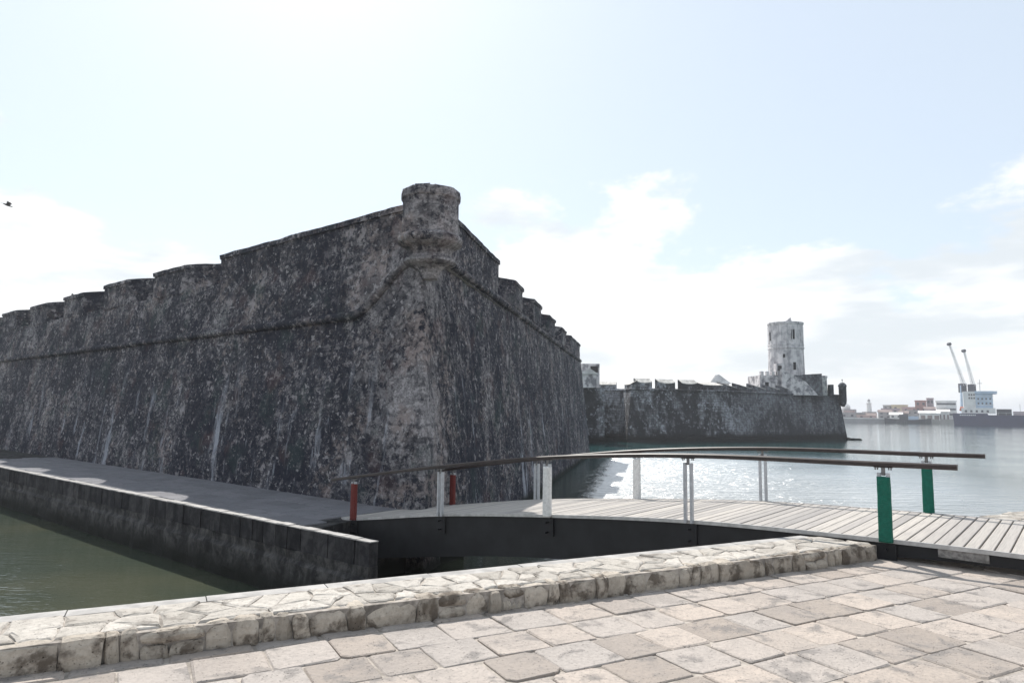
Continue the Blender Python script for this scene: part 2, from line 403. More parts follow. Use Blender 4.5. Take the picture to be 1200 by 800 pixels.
def roll(name, pts, r, parent, mat, n=7):
    mb = MB(); rings = []
    for i, p in enumerate(pts):
        a = (pts[min(i + 1, len(pts) - 1)] - pts[max(i - 1, 0)]).normalized(); side = a.cross(Vector((0, 0, 1))).normalized(); up = side.cross(a)
        rr = r * (1 + .12 * noise.noise(p * 1.7) + .06 * noise.noise(p * 6))
        rings.append([p + (side * math.cos(2 * math.pi * q / n) + up * math.sin(2 * math.pi * q / n)) * rr for q in range(n)])
    v = [x for g in rings for x in g]
    f = [(i * n + q, i * n + (q + 1) % n, (i + 1) * n + (q + 1) % n, (i + 1) * n + q) for i in range(len(rings) - 1) for q in range(n)]
    mb.add(v, f); return mb.build(name, mat, parent, True)

def face_at(z, t_, side):
    """point on the near bastion's surface plan line at height z"""
    a = (z - ZB) / (ZC - ZB); P = B0.lerp(T0, a); return P + (dL if side < 0 else dR) * t_
cord = [V2(face_at(5.75, .15, -1) - nL * .03, 5.75), V2(face_at(5.3, 1.0, -1) - nL * .03, 5.3), V2(face_at(4.7, 1.8, -1) - nL * .04, 4.7), V2(face_at(4.3, 2.4, -1) - nL * .04, 4.32)]
cord = [cord[i].lerp(cord[i + 1], q / 5) for i in range(3) for q in range(5)]
tt = 2.7
while tt < LEN_L: cord.append(V2(face_at(4.25, tt, -1) - nL * .05, 4.25 + .02 * noise.noise(Vector((tt, 0, 0))))); tt += .3 + tt * .01
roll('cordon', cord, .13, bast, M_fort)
cordR = []
tt = .2
while tt < LEN_R: cordR.append(V2(face_at(5.93, tt, 1) - nR * .04, 5.93 + .02 * noise.noise(Vector((tt, 4, 0))))); tt += .3 + tt * .008
cordR += [V2(Rend + dF * q - dR * -.04, 5.93) for q in (0.1, .5, 1, 3, 6)]
roll('cordon', cordR, .13, bast, M_fort)

def merlon(d, n, a, b, fl, zo, zi, z0, th=1.9, ins=.02, cell=.32, mitre=0):
    """flared merlon: outer face from a to b along d, inner face wider by fl at both ends"""
    P = T0 + n * ins
    o0, o1, i0, i1 = P + d * a, P + d * b, P + d * (a - fl + mitre) + n * th, P + d * (b + fl) + n * th
    c = [V2(o0, z0), V2(o1, z0), V2(i1, z0), V2(i0, z0), V2(o0, zo), V2(o1, zo), V2(i1, zi), V2(i0, zi)]
    mb = MB(); rough_hexa(mb, c, (max(3, int((b - a) / cell)), 6, max(4, int((zo - z0) / cell))), .05, 1.6)
    # overhanging weathered cap
    c2 = [V2(o0 - n * .06, zo - .14), V2(o1 - n * .06, zo - .14), V2(i1, zi - .14), V2(i0, zi - .14), V2(o0 - n * .06, zo + .015), V2(o1 - n * .06, zo + .015), V2(i1, zi + .015), V2(i0, zi + .015)]
    rough_hexa(mb, c2, (max(3, int((b - a) / cell)), 6, 1), .03, 1.6)
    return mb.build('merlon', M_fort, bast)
# corner parapet: two long solid lengths that meet behind the turret
merlon(dL, nL, .3, 10.6, 0, 7.1, 7.12, 5.0, 1.7, mitre=3.1)
merlon(dR, nR, .9, 9.05, 0, 7.46, 7.48, 5.86, 1.7, mitre=3.1)
t_ = 13.35
while t_ < LEN_L - 6:
    merlon(dL, nL, t_, t_ + 2.75, 1.15, 7.1 + random.uniform(-.05, .05), 7.38, 6.05); t_ += 5.22 + random.uniform(-.08, .08)
for a, b in ((12.2, 14.35), (17.2, 19.85), (22.75, 25.35), (28.4, 31.1), (34., 41.)):
    merlon(dR, nR, a, b, 1.2, 7.3 + random.uniform(-.05, .05), 7.5, 6.2)
# sills between the merlons, both faces
mb = MB()
def sill(d, n, a, b, z):
    P = T0 + n * .05
    rough_hexa(mb, [V2(P + d * a, 5.86), V2(P + d * b, 5.86), V2(P + d * b + n * 1.9, 5.86), V2(P + d * a + n * 1.9, 5.86), V2(P + d * a, z), V2(P + d * b, z), V2(P + d * b + n * 1.9, z + .12), V2(P + d * a + n * 1.9, z + .12)], (int((b - a) / .4), 4, 2), .05, 1.6)
sill(dL, nL, 10.5, LEN_L - 2, 6.1); sill(dR, nR, 9.0, 41.3, 6.22)
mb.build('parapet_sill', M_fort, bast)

# turret stub
tc = (-2.09, 16.82)
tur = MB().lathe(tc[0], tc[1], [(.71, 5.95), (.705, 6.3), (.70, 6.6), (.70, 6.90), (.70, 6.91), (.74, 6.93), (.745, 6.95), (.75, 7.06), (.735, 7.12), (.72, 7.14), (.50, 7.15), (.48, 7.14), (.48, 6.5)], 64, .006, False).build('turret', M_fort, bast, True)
MB().lathe(tc[0], tc[1], [(.60, 5.70), (.69, 5.73), (.80, 5.80), (.83, 5.88), (.81, 5.96), (.72, 6.02)], 64, .005).build('collar', M_fort, tur, False)
MB().lathe(tc[0] - .0, tc[1] + .10, [(.20, 4.95), (.30, 5.18), (.40, 5.26), (.60, 5.30), (.66, 5.35), (.66, 5.41), (.56, 5.45), (.52, 5.55), (.56, 5.66), (.66, 5.74)], 64, .006).build('corbel', M_fort, tur, False)
mb = MB()                                                                    # broken coping stones round the rim
for i in range(9):
    a0 = i * 2 * math.pi / 9 + .06; a1 = a0 + 2 * math.pi / 9 - (.15 if i == 6 else .05); h = random.uniform(.0, .035)
    c = [Vector((tc[0] + r * math.cos(a), tc[1] + r * math.sin(a), z)) for z in (7.08, 7.14 + h) for r, a in ((.73, a0), (.73, a1), (.5, a1), (.5, a0))]
    rough_hexa(mb, c, (4, 2, 2), .012, 3.)
mb.build('rim', M_fort, tur)

# ------------------------------------------------------------------ walkway at the foot and its quay
Q0 = Vector((-2.36, 12.34)); dQ = Vector((-.7745, .6325)).normalized(); nQ = Vector((.6325, .7745)).normalized()
WK = 3.25
walk = empty('walkway', 'shaded stone walkway along the foot of the bastion', kind='structure')
mb = MB()
poly = [Q0 + dQ * 2.02 + nQ * .21, Vector((-3.5, 14.72)), Vector((-1.15, 17.6)), Vector((-1.9, 18.2)), Q0 + dQ * 4 + nQ * 5.0, Q0 + dQ * 70 + nQ * 4.6, Q0 + dQ * 70 + nQ * .21]
zt, zb = ZQ - .03, -2.4
n_ = len(poly)
mb.add([V2(p, zt) for p in poly] + [V2(p, zb) for p in poly], [tuple(range(n_ - 1, -1, -1))] + [(i, (i + 1) % n_, n_ + (i + 1) % n_, n_ + i) for i in range(n_)])
mb.build('bedding', M_quay, walk)
def slab(fr, a0, a1, b0, b1, z, th, jit, name, mat, parent, bev=.012, tilt=.004, chip=.02):
    """one bevelled, slightly uneven stone; fr maps (along, across) to plan"""
    r = lambda s: random.uniform(-s, s)
    cs = [(a0 + r(jit), b0 + r(jit)), (a1 + r(jit), b0 + r(jit)), (a1 + r(jit), b1 + r(jit)), (a0 + r(jit), b1 + r(jit))]
    ring = []
    for i in range(4):
        p, q, s = Vector(cs[i]), Vector(cs[i - 1]), Vector(cs[(i + 1) % 4])
        c = chip * random.uniform(.4, 1.8)
        ring += [p + (q - p).normalized() * c, p + (s - p).normalized() * c]
    cen = sum((Vector(c) for c in cs), Vector((0, 0))) / 4
    tx, ty, dz = r(tilt), r(tilt), r(tilt) * .8
    zz = lambda p: z + dz + (p.x - cen.x) * tx * 3 + (p.y - cen.y) * ty * 3
    inner = [p + (cen - p).normalized() * bev * random.uniform(1, 2.2) for p in ring]
    v = [V2(fr(p), zz(p) - th) for p in ring] + [V2(fr(p), zz(p) - bev) for p in ring] + [V2(fr(p), zz(p)) for p in inner]
    f = [(i, (i + 1) % 8, 8 + (i + 1) % 8, 8 + i) for i in range(8)] + [(8 + i, 8 + (i + 1) % 8, 16 + (i + 1) % 8, 16 + i) for i in range(8)] + [tuple(range(16, 24))]
    return mesh_obj(name, v, f, mat, parent)
frQ = lambda p: Q0 + dQ * p.x + nQ * p.y
cnt = 0
for i in range(34):
    for j in range(5):
        a = 2.1 + i * .72 + (.36 if j % 2 else 0) - .3; b = .225 + j * .59
        if i < 4 and False: continue
        if a < 2.35 + j * .0: continue
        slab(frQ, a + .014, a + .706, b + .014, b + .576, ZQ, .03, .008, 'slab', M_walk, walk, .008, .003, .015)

quay = empty('quay_wall', 'dark stained quay wall below the shaded walkway', 'wall')
mb = MB(); rows = 16; NL = 150
vv, ff = [], []
ts = [.16 + 60 * (i / NL) ** 1.4 for i in range(NL + 1)]
for j in range(rows + 1):
    z = -2.4 + (-1.1 + 2.4) * j / rows
    for t_ in ts:
        p = V2(Q0 + dQ * t_ - nQ * .02, z)
        d = .05 * noise.fractal(p * 1.5, 1, 2, 4) + .04 * noise.noise(p * 5) + (.06 if z < -1.3 else 0)
        vv.append(p - V2(nQ, 0) * d)
for j in range(rows):
    for i in range(NL): b = j * (NL + 1) + i; ff.append((b, b + 1, b + NL + 2, b + NL + 1))
mb.add(vv, ff)
Qe = Q0 + dQ * .16
rough_hexa(mb, [V2(Qe - nQ * .02, -2.4), V2(Qe + nQ * .2, -2.4), V2(Qe + nQ * .2 + dQ * 2.2, -2.4), V2(Qe + dQ * 2.2 - nQ * .02, -2.4),
                V2(Qe - nQ * .02, -1.1), V2(Qe + nQ * .2, -1.1), V2(Qe + nQ * .2 + dQ * 2.2, -1.1), V2(Qe + dQ * 2.2 - nQ * .02, -1.1)], (2, 8, 6), .02, 3.)
mb.build('lower_course', M_quay, quay)
# upper course of blocks and coping stones
t_ = .16
nb = 0
while t_ < 58 and nb < 140:
    L = random.uniform(.40, .48)
    for nm, za, zb_, off, mt in (('block', -1.1, -.676, random.uniform(-.02, .016), M_block), ('coping_stone', -.674, ZQ + random.uniform(-.008, .006), .006, M_coping)):
        wdt = .2
        P = Q0 + nQ * off
        g = .011
        mb = MB(); rough_hexa(mb, [V2(P + dQ * (t_ + g), za), V2(P + nQ * wdt + dQ * (t_ + g), za), V2(P + nQ * wdt + dQ * (t_ + L - g), za), V2(P + dQ * (t_ + L - g), za),
                                   V2(P + dQ * (t_ + g), zb_), V2(P + nQ * wdt + dQ * (t_ + g), zb_), V2(P + nQ * wdt + dQ * (t_ + L - g), zb_), V2(P + dQ * (t_ + L - g), zb_)], (1, 2, 1), .008, 3.)
        mb.build(nm, mt, quay)
    nb += 1; t_ += L

# ------------------------------------------------------------------ near plaza, low wall
W0 = Vector((-3.16, 4.45)); eW = Vector((.8925, .451)).normalized(); mW = Vector((-.451, .8925)).normalized()   # along, away from the camera
plaza = empty('pavement', 'sunlit square of worn pale stone paving in the foreground', kind='structure')
mb = MB()
pl = [W0 + eW * -16 + mW * .80, W0 + eW * 34 + mW * .80, W0 + eW * 34 - mW * 30, W0 + eW * -16 - mW * 30]
mb.add([V2(p, -.011) for p in pl] + [V2(p, -2.5) for p in pl], [(3, 2, 1, 0)] + [(i, (i + 1) % 4, 4 + (i + 1) % 4, 4 + i) for i in range(4)])
mb.build('grout_bed', M_grout, plaza)
rot = R(1.7); eP = Vector((eW.x * math.cos(rot) - eW.y * math.sin(rot), eW.x * math.sin(rot) + eW.y * math.cos(rot))); mP = Vector((-eP.y, eP.x))
frP = lambda p: W0 + eP * p.x - mP * p.y
ns = 0
y_ = .17
row = 0
while y_ < 4.6:
    hgt = random.uniform(.42, .47)
    x_ = -1.4 + random.uniform(0, .45) + max(0, y_ - 1) * .0
    while x_ < 10.8:
        L = random.uniform(.39, .51)
        c = frP(Vector((x_ + L / 2, y_ + hgt / 2)))
        if c.y > 2.9 and abs(c.x) < c.y * .95 + .6 and ns < 300:
            slab(frP, x_ + .0075, x_ + L - .0075, y_ + .0075, y_ + hgt - .0075, .0, .05, .010, 'paving_stone', M_pave, plaza, random.choice((.004, .006, .010)), .006, random.choice((.008, .012, .02, .032))); ns += 1
        x_ += L
    y_ += hgt; row += 1
# a thin filler course against the wall
x_ = -1.2
while x_ < 8.6:
    L = random.uniform(.4, .6); slab(frP, x_ + .012, x_ + L - .012, -.02 + .0 + .0, .15, .0, .05, .008, 'paving_stone', M_pave, plaza, .012, .004, .02); x_ += L
print('paving', ns)

def clip(poly, a, b, c):
    """keep a*x+b*y<=c"""
    out = []
    for i in range(len(poly)):
        p, q = poly[i], poly[(i + 1) % len(poly)]; dp, dq = a * p.x + b * p.y - c, a * q.x + b * q.y - c
        if dp <= 0: out.append(p)
        if dp * dq < 0: out.append(p + (q - p) * (dp / (dp - dq)))
    return out
def voronoi(x0, x1, y0, y1, step, seed, right=None):
    rr = random.Random(seed); pts = []
    nx, ny = int((x1 - x0) / step), max(1, int((y1 - y0) / (step * .82)))
    for j in range(ny):
        for i in range(nx):
            if rr.random() < .10: continue
            pts.append(Vector((x0 + (i + .5 + (.5 if j % 2 else 0) + rr.uniform(-.42, .42)) * (x1 - x0) / nx, y0 + (j + .5 + rr.uniform(-.36, .36)) * (y1 - y0) / ny)))
    cells = []
    for p in pts:
        poly = [Vector((x0, y0)), Vector((x1, y0)), Vector((x1, y1)), Vector((x0, y1))]
        for q in pts:
            if q is p or (q - p).length > step * 3.2: continue
            n2 = q - p; mid = (p + q) / 2; poly = clip(poly, n2.x, n2.y, n2.dot(mid))
            if len(poly) < 3: break
        if right and len(poly) >= 3: poly = clip(poly, *right)
        if len(poly) >= 3: cells.append(poly)
    return cells
def flagstone(fr, poly, z, th, gap, name, mat, parent, bev=.016):
    cen = sum(poly, Vector((0, 0))) / len(poly)
    # break straight edges so that outlines are irregular
    ring = []
    for i in range(len(poly)):
        p, q = poly[i], poly[(i + 1) % len(poly)]
        ring.append(p)
        if (q - p).length > .09: ring.append((p + q) / 2 + Vector((random.uniform(-.014, .014), random.uniform(-.014, .014))))
    o = []
    for p in ring:
        d = cen - p
        if d.length < .03: return None
        o.append(p + d.normalized() * min(gap * random.uniform(.5, 1.6), d.length * .5))
    tx, ty, dz = random.uniform(-.04, .04), random.uniform(-.04, .04), random.uniform(-.004, .006)
    zz = lambda p: z + dz + (p.x - cen.x) * tx + (p.y - cen.y) * ty
    inn = [p + (cen - p).normalized() * min(bev * random.uniform(.8, 2.2), (cen - p).length * .45) for p in o]
    mid = [p + (cen - p) * .5 for p in inn]; rel = [random.uniform(-.003, .0045) for _ in o]
    N = len(o)
    v = [V2(fr(p), z - th) for p in o] + [V2(fr(p), zz(p) - bev * .8) for p in o] + [V2(fr(p), zz(p) + random.uniform(-.003, .002)) for p in inn] + [V2(fr(p), zz(p) + rel[i]) for i, p in enumerate(mid)] + [V2(fr(cen), zz(cen) + random.uniform(-.002, .005))]
    f = [(i, (i + 1) % N, N + (i + 1) % N, N + i) for i in range(N)] + [(N + i, N + (i + 1) % N, 2 * N + (i + 1) % N, 2 * N + i) for i in range(N)] + [(2 * N + i, 2 * N + (i + 1) % N, 3 * N + (i + 1) % N, 3 * N + i) for i in range(N)] + [(3 * N + i, 3 * N + (i + 1) % N, 4 * N) for i in range(N)]
    return mesh_obj(name, v, f, mat, parent)

frW = lambda p: W0 + eW * p.x + mW * p.y
HW = .185
# bridge line (near edge): its outer face cuts the wall's end
BR = Vector((4.48, 8.30)); dB = Vector((-.77, .64)).normalized(); nB = Vector((.64, .77)).normalized(); WB = 2.9
_nb = nB; _cc = BR.dot(nB) - .10                                    # keep points on the camera's side of the bridge
aR = (eW.dot(nB), mW.dot(nB), _cc - W0.dot(nB))
lowwall = empty('low_wall', 'low wall of bleached irregular stones along the near side of the channel', 'wall')
core = clip([Vector((-4.5, .034)), Vector((12, .034)), Vector((12, .66)), Vector((-4.5, .66))], *aR)
mb = MB(); N = len(core)
mb.add([V2(frW(p), HW - .016) for p in core] + [V2(frW(p), -2.4) for p in core], [tuple(range(N))] + [(i, N + i, N + (i + 1) % N, (i + 1) % N) for i in range(N)])
mb.build('mortar_core', M_mortar, lowwall)
def right_end(y): return (aR[2] - aR[1] * y) / aR[0]
# front row: rough edge stones, some of them two thin stones one upon the other
def edge_stone(x0, x1, za, zb, dp, o_):
    h = zb - za; top = za > .04 or zb > .15
    prof = [(o_ + .012, 0.), (o_, .22), (o_ - .004, .5), (o_ + .006, .74), (o_ + .022, .93), (o_ + .05, 1.), (dp * .6 + .03, 1.02), (dp, .99), (dp + .02, .8)]
    nx = 6; v = []; K = len(prof); sl = random.uniform(-.02, .02); wob = [random.uniform(-.009, .009) for _ in range(nx + 1)]
    for q in range(nx + 1):
        u = q / nx; e = abs(2 * u - 1) ** 5
        for (py, pz) in prof:
            xx = x0 + (x1 - x0) * u + (.5 - u) * .014 * abs(pz - .4) + sl * (pz - .5)
            v.append(nv(V2(frW(Vector((xx, py + .016 * e + (wob[q] if pz < .95 else 0)))), za + h * pz - .014 * e * pz), .012, 8.))
    f = [(q * K + r_, (q + 1) * K + r_, (q + 1) * K + r_ + 1, q * K + r_ + 1) for q in range(nx) for r_ in range(K - 1)] + [tuple(range(K)), tuple(nx * K + r_ for r_ in range(K - 1, -1, -1))]
    mesh_obj('edge_stone', v, f, M_kerb, lowwall)
x_ = -4.4
while x_ < right_end(.1) - .12:
    L = min(random.choice((.11, .15, .19, .24, .30, .38, .46)) * random.uniform(.85, 1.1), right_end(.15) - x_)
    if right_end(.15) - x_ - L < .1: L = right_end(.15) - x_
    h = HW + random.uniform(-.02, .008); o_ = random.uniform(-.022, .02); g = random.uniform(.001, .006); dp = random.uniform(.06, .2)
    if random.random() < .3 and L > .17:
        zc = random.uniform(.07, .12)
        if random.random() < .5: edge_stone(x_ + g, x_ + L * .45, -.02, zc - .004, .1, o_); edge_stone(x_ + L * .45 + .006, x_ + L - g, -.02, zc - .004, .1, o_ + .01)
        else: edge_stone(x_ + g, x_ + L - g, -.02, zc - .004, .1, o_)
        edge_stone(x_ + g, x_ + L - g, zc + .002, h, dp, o_ + random.uniform(-.01, .02))
    else: edge_stone(x_ + g, x_ + L - g, -.02, h, dp, o_)
    x_ += L
# irregular flags bedded on top
for poly in voronoi(-4.4, 9.6, .09, .655, .23, 5, aR):
    area = abs(sum(poly[i].x * poly[(i + 1) % len(poly)].y - poly[(i + 1) % len(poly)].x * poly[i].y for i in range(len(poly)))) / 2
    if area > .004: flagstone(frW, poly, HW, .05, .006, 'flagstone', M_flag, lowwall, .014)
# concrete strip on the channel side
strip = clip([Vector((-4.5, .662)), Vector((12, .662)), Vector((12, .83)), Vector((-4.5, .83))], *aR); N = len(strip)
segs = 15
mb = MB()
for i in range(segs):
    x0_, x1_ = -4.5 + i * .95 + .004, -4.5 + (i + 1) * .95 - .004
    pp = clip(clip([Vector(p) for p in strip], -1, 0, -x0_), 1, 0, x1_)
    if len(pp) < 3: continue
    N = len(pp); z_ = HW - .012 + random.uniform(-.002, .002)
    MB().add([V2(frW(p), z_) for p in pp] + [V2(frW(p), -.25) for p in pp], [tuple(range(N))] + [(i_, N + i_, N + (i_ + 1) % N, (i_ + 1) % N) for i_ in range(N)]).build('concrete_coping', M_coping, lowwall)

# second length of the wall, beyond the bridge
aR2 = (-eW.dot(nB), -mW.dot(nB), -(BR.dot(nB) + WB + .12) + W0.dot(nB))
wall2 = empty('low_wall', 'low rubble wall of pale stones on the far right beyond the deck', 'wall')
core = clip([Vector((9, .1)), Vector((26, .1)), Vector((26, .82)), Vector((9, .82))], *aR2); N = len(core)
MB().add([V2(frW(p), HW - .03) for p in core] + [V2(frW(p), -2.4) for p in core], [tuple(range(N))] + [(i, N + i, N + (i + 1) % N, (i + 1) % N) for i in range(N)]).build('mortar_core', M_mortar, wall2)
for poly in voronoi(9, 17, .02, .84, .26, 8, aR2):
    area = abs(sum(poly[i].x * poly[(i + 1) % len(poly)].y - poly[(i + 1) % len(poly)].x * poly[i].y for i in range(len(poly)))) / 2
    if area > .006: flagstone(frW, poly, HW + random.uniform(-.01, .03), .16, .008, 'flagstone', M_flag, wall2, .025)

# ------------------------------------------------------------------ footbridge
bridge = empty('footbridge', 'timber footbridge with dark handrails and red, white and green wrapped posts', 'footbridge')
def interp(tab, s):
    # Catmull-Rom through (s, z)
    n = len(tab)
    for i in range(n - 1):
        if s <= tab[i + 1][0] or i == n - 2:
            x0, y0 = tab[i]; x1, y1 = tab[i + 1]
            m0 = (y1 - tab[i - 1][1]) / (x1 - tab[i - 1][0]) if i > 0 else (y1 - y0) / (x1 - x0)
            m1 = (tab[i + 2][1] - y0) / (tab[i + 2][0] - x0) if i < n - 2 else (y1 - y0) / (x1 - x0)
            h = x1 - x0; u = (s - x0) / h
            return (2 * u ** 3 - 3 * u * u + 1) * y0 + (u ** 3 - 2 * u * u + u) * h * m0 + (-2 * u ** 3 + 3 * u * u) * y1 + (u ** 3 - u * u) * h * m1
DECK = [(-4., .10), (-2.4, .20), (-1.4, .235), (0, .238), (2.46, .185), (5., .0), (7.5, -.245), (10.1, -.605), (10.7, -.645)]
RAILZ = [(-.9, 1.125), (0, 1.115), (2.5, 1.09), (5, .93), (7.5, .635), (10.1, .262), (10.95, .13)]
def bp(s, n, z): return V2(BR + dB * s + nB * n, z)
PW = .142
i = 0; s = -3.6
while s < 10.5:
    z0, z1 = interp(DECK, s), interp(DECK, s + PW)
    e0, e1 = random.uniform(-.006, .012), random.uniform(-.012, .006); lift = random.uniform(-.003, .003); g = random.uniform(.004, .008)
    if s < -.1: g += .003
    za, zb_ = z0 + lift, z1 + lift
    c = [bp(s + g, .02 + e0, za - .032), bp(s + PW - g, .02 + e0, zb_ - .032), bp(s + PW - g, WB - .02 + e1, zb_ - .032), bp(s + g, WB - .02 + e1, za - .032)]
    v = c + [bp(s + g, .02 + e0, za - .004), bp(s + PW - g, .02 + e0, zb_ - .004), bp(s + PW - g, WB - .02 + e1, zb_ - .004), bp(s + g, WB - .02 + e1, za - .004)]
    v += [bp(s + g + .005, .025 + e0, za), bp(s + PW - g - .005, .025 + e0, zb_), bp(s + PW - g - .005, WB - .025 + e1, zb_), bp(s + g + .005, WB - .025 + e1, za)]
    mesh_obj('plank', v, [(3, 2, 1, 0), (0, 1, 5, 4), (1, 2, 6, 5), (2, 3, 7, 6), (3, 0, 4, 7), (4, 5, 9, 8), (5, 6, 10, 9), (6, 7, 11, 10), (7, 4, 8, 11), (8, 9, 10, 11)], M_plank, bridge)
    s += PW
BOT = [(-4., .05), (-.2, .05), (.6, -.12), (3., -.50), (6.2, -.84), (10., -1.42), (10.25, -1.42)]
def side_beam(n0, n1, name='side_beam'):
    ss = [-3.6 + q * .3 for q in range(47)]; ss = [x for x in ss if x < 10.2] + [10.22]
    v, f = [], []
    for s in ss:
        zt, zb_ = interp(DECK, s) - .045, interp(BOT, s)
        v += [bp(s, n0, zb_), bp(s, n1, zb_), bp(s, n1, zt), bp(s, n0, zt)]
    for q in range(len(ss) - 1):
        b = q * 4; f += [(b + r_, b + (r_ + 1) % 4, b + 4 + (r_ + 1) % 4, b + 4 + r_) for r_ in range(4)]
    f += [(0, 1, 2, 3), tuple(len(v) - 4 + r_ for r_ in (3, 2, 1, 0))]
    return mesh_obj(name, v, f, M_steel, bridge)
side_beam(.03, .055); side_beam(WB - .055, WB - .03)
def strip_along(n0, n1, za, zb_, name, mat, tab, s0, s1, step=.25, extra=None):
    ss = []; s = s0
    while s < s1 - 1e-6: ss.append(s); s += step
    ss.append(s1); v, f = [], []
    for s in ss:
        z = interp(tab, s)
        v += [bp(s, n0, z + za), bp(s, n1, z + za), bp(s, n1, z + zb_), bp(s, n0, z + zb_)]
    for q in range(len(ss) - 1):
        b = q * 4; f += [(b + r_, b + (r_ + 1) % 4, b + 4 + (r_ + 1) % 4, b + 4 + r_) for r_ in range(4)]
    f += [(0, 1, 2, 3), tuple(len(v) - 4 + r_ for r_ in (3, 2, 1, 0))]
    return mesh_obj(name, v, f, mat, bridge)
for n0, n1 in ((-.012, .014), (WB - .014, WB + .012)): strip_along(n0, n1, -.043, .006, 'edge_trim', M_trim, DECK, -3.6, 10.5)
# floor joists, the steel under the planks
for n0 in (.7, 1.45, 2.2): strip_along(n0 - .05, n0 + .05, -.25, -.034, 'joist', M_steel, DECK, -.3, 10.2)
# handrails: rounded section lofted along the arch
def rail(nc):
    sec = [(-.045, -.022), (-.030, -.032), (.030, -.032), (.045, -.022), (.045, .018), (.028, .032), (-.028, .032), (-.045, .018)]
    ss = [-.75 + q * .2 for q in range(59)]; ss = [x for x in ss if x < 10.85] + [10.9]
    v, f = [], []; K = len(sec)
    for s in ss:
        z = interp(RAILZ, s)
        v += [bp(s, nc + a, z + b) for a, b in sec]
    for q in range(len(ss) - 1):
        f += [(q * K + r_, q * K + (r_ + 1) % K, (q + 1) * K + (r_ + 1) % K, (q + 1) * K + r_) for r_ in range(K)]
    f += [tuple(range(K - 1, -1, -1)), tuple(len(v) - K + r_ for r_ in range(K))]
    return mesh_obj('handrail', v, f, M_rail, bridge)
rail(-.01); rail(WB + .01)
def post(s, nside, wrap):
    z0, z1 = interp(DECK, s), interp(RAILZ, s) - .03
    out = -1 if nside == 0 else 1
    nc = nside + out * .035
    mb = MB()
    for off in (-.048, .048):
        mb.hexa([bp(s + off - .006 - .012, nc - .028, z0 - .035), bp(s + off + .018, nc - .028, z0 - .035), bp(s + off + .018, nc + .028, z0 - .035), bp(s + off - .018, nc + .028, z0 - .035),
                 bp(s + off - .018, nc - .028, z1 - .07), bp(s + off + .018, nc - .028, z1 - .07), bp(s + off + .018, nc + .028, z1 - .07), bp(s + off - .018, nc + .028, z1 - .07)])
    o = mb.build('post', M_bar, bridge)
    mb = MB()                                                            # saddle that carries the rail
    mb.tube(bp(s, nc, z1 - .10), bp(s, nc, z1 - .004), .022, n=10)
    dz = interp(RAILZ, s + .1) - interp(RAILZ, s - .1)
    mb.hexa([bp(s - .10, nc - .02, z1 - .009 - dz / 2), bp(s + .10, nc - .02, z1 - .009 + dz / 2), bp(s + .10, nc + .02, z1 - .009 + dz / 2), bp(s - .10, nc + .02, z1 - .009 - dz / 2),
             bp(s - .10, nc - .03, z1 - .003 - dz / 2), bp(s + .10, nc - .03, z1 - .003 + dz / 2), bp(s + .10, nc + .03, z1 - .003 + dz / 2), bp(s - .10, nc + .03, z1 - .003 - dz / 2)])
    for off in (-.085, -.06, .06, .085):
        zo = interp(RAILZ, s + off) - .03; mb.tube(bp(s + off, nc, zo - .035), bp(s + off, nc, zo - .008), .008, n=6)
    mb.hexa([bp(s - .065, nc - .016, z1 - .085), bp(s + .065, nc - .016, z1 - .085), bp(s + .065, nc + .016, z1 - .085), bp(s - .065, nc + .016, z1 - .085), bp(s - .065, nc - .016, z1 - .072), bp(s + .065, nc - .016, z1 - .072), bp(s + .065, nc + .016, z1 - .072), bp(s - .065, nc + .016, z1 - .072)])
    mb.build('saddle', M_sad, o)
    mb = MB()                                                            # bracket bolted to the beam
    mb.hexa([bp(s - .10, nside + out * .004, z0 - .34), bp(s + .10, nside + out * .004, z0 - .34), bp(s + .10, nside - out * .022, z0 - .34), bp(s - .10, nside - out * .022, z0 - .34),
             bp(s - .10, nside + out * .004, z0 - .05), bp(s + .10, nside + out * .004, z0 - .05), bp(s + .10, nside - out * .022, z0 - .05), bp(s - .10, nside - out * .022, z0 - .05)])
    for zz in (-.28, -.12): mb.tube(bp(s, nc - .06, z0 + zz), bp(s, nc + .045, z0 + zz), .016, n=6)
    mb.build('bracket', M_steel, o)
    if wrap:
        mb = MB(); K = 16; rings = 24; v, f = [], []
        for q in range(rings + 1):
            a = q / rings; z = z0 - .03 + (z1 - .115 - z0 + .03) * a
            for r_ in range(K):
                th = 2 * math.pi * r_ / K
                ex = .074 * (1.04 - .06 * a) * (1 + .05 * noise.noise(Vector((s, a * 5, nside + r_ * .2)))); ey = .052
                cs, sn = math.cos(th), math.sin(th)
                sx = math.copysign(abs(cs) ** .6, cs) * ex; sy = math.copysign(abs(sn) ** .6, sn) * ey
                v.append(bp(s + sx, nc + sy, z + .006 * noise.noise(Vector((a * 9, r_, s)))))
        f = [(q * K + r_, q * K + (r_ + 1) % K, (q + 1) * K + (r_ + 1) % K, (q + 1) * K + r_) for q in range(rings) for r_ in range(K)]
        f += [tuple(range(K - 1, -1, -1)), tuple(rings * K + r_ for r_ in range(K))]
        w_ = mesh_obj('cord_wrap', v, f, wrap[0], o, True); w_['label'] = wrap[1] + ' cord wrapping round a railing post'
for s, wr in ((0, (M_green, 'green')), (2.5, None), (5.0, (M_white, 'white')), (7.5, None), (10.1, (M_red, 'red'))):
    post(s, 0, wr); post(s, WB, wr)
# small bare board fixed to the beam near its right end
mb = MB(); rough_hexa(mb, [bp(-.52, .0, .105), bp(-1.0, .0, .10), bp(-1.0, .028, .10), bp(-.52, .028, .105), bp(-.52, .0, .205), bp(-1.0, .0, .195), bp(-1.0, .028, .195), bp(-.52, .028, .205)], (4, 1, 2), .003, 8.)
mb.build('board', M_plate, bridge)

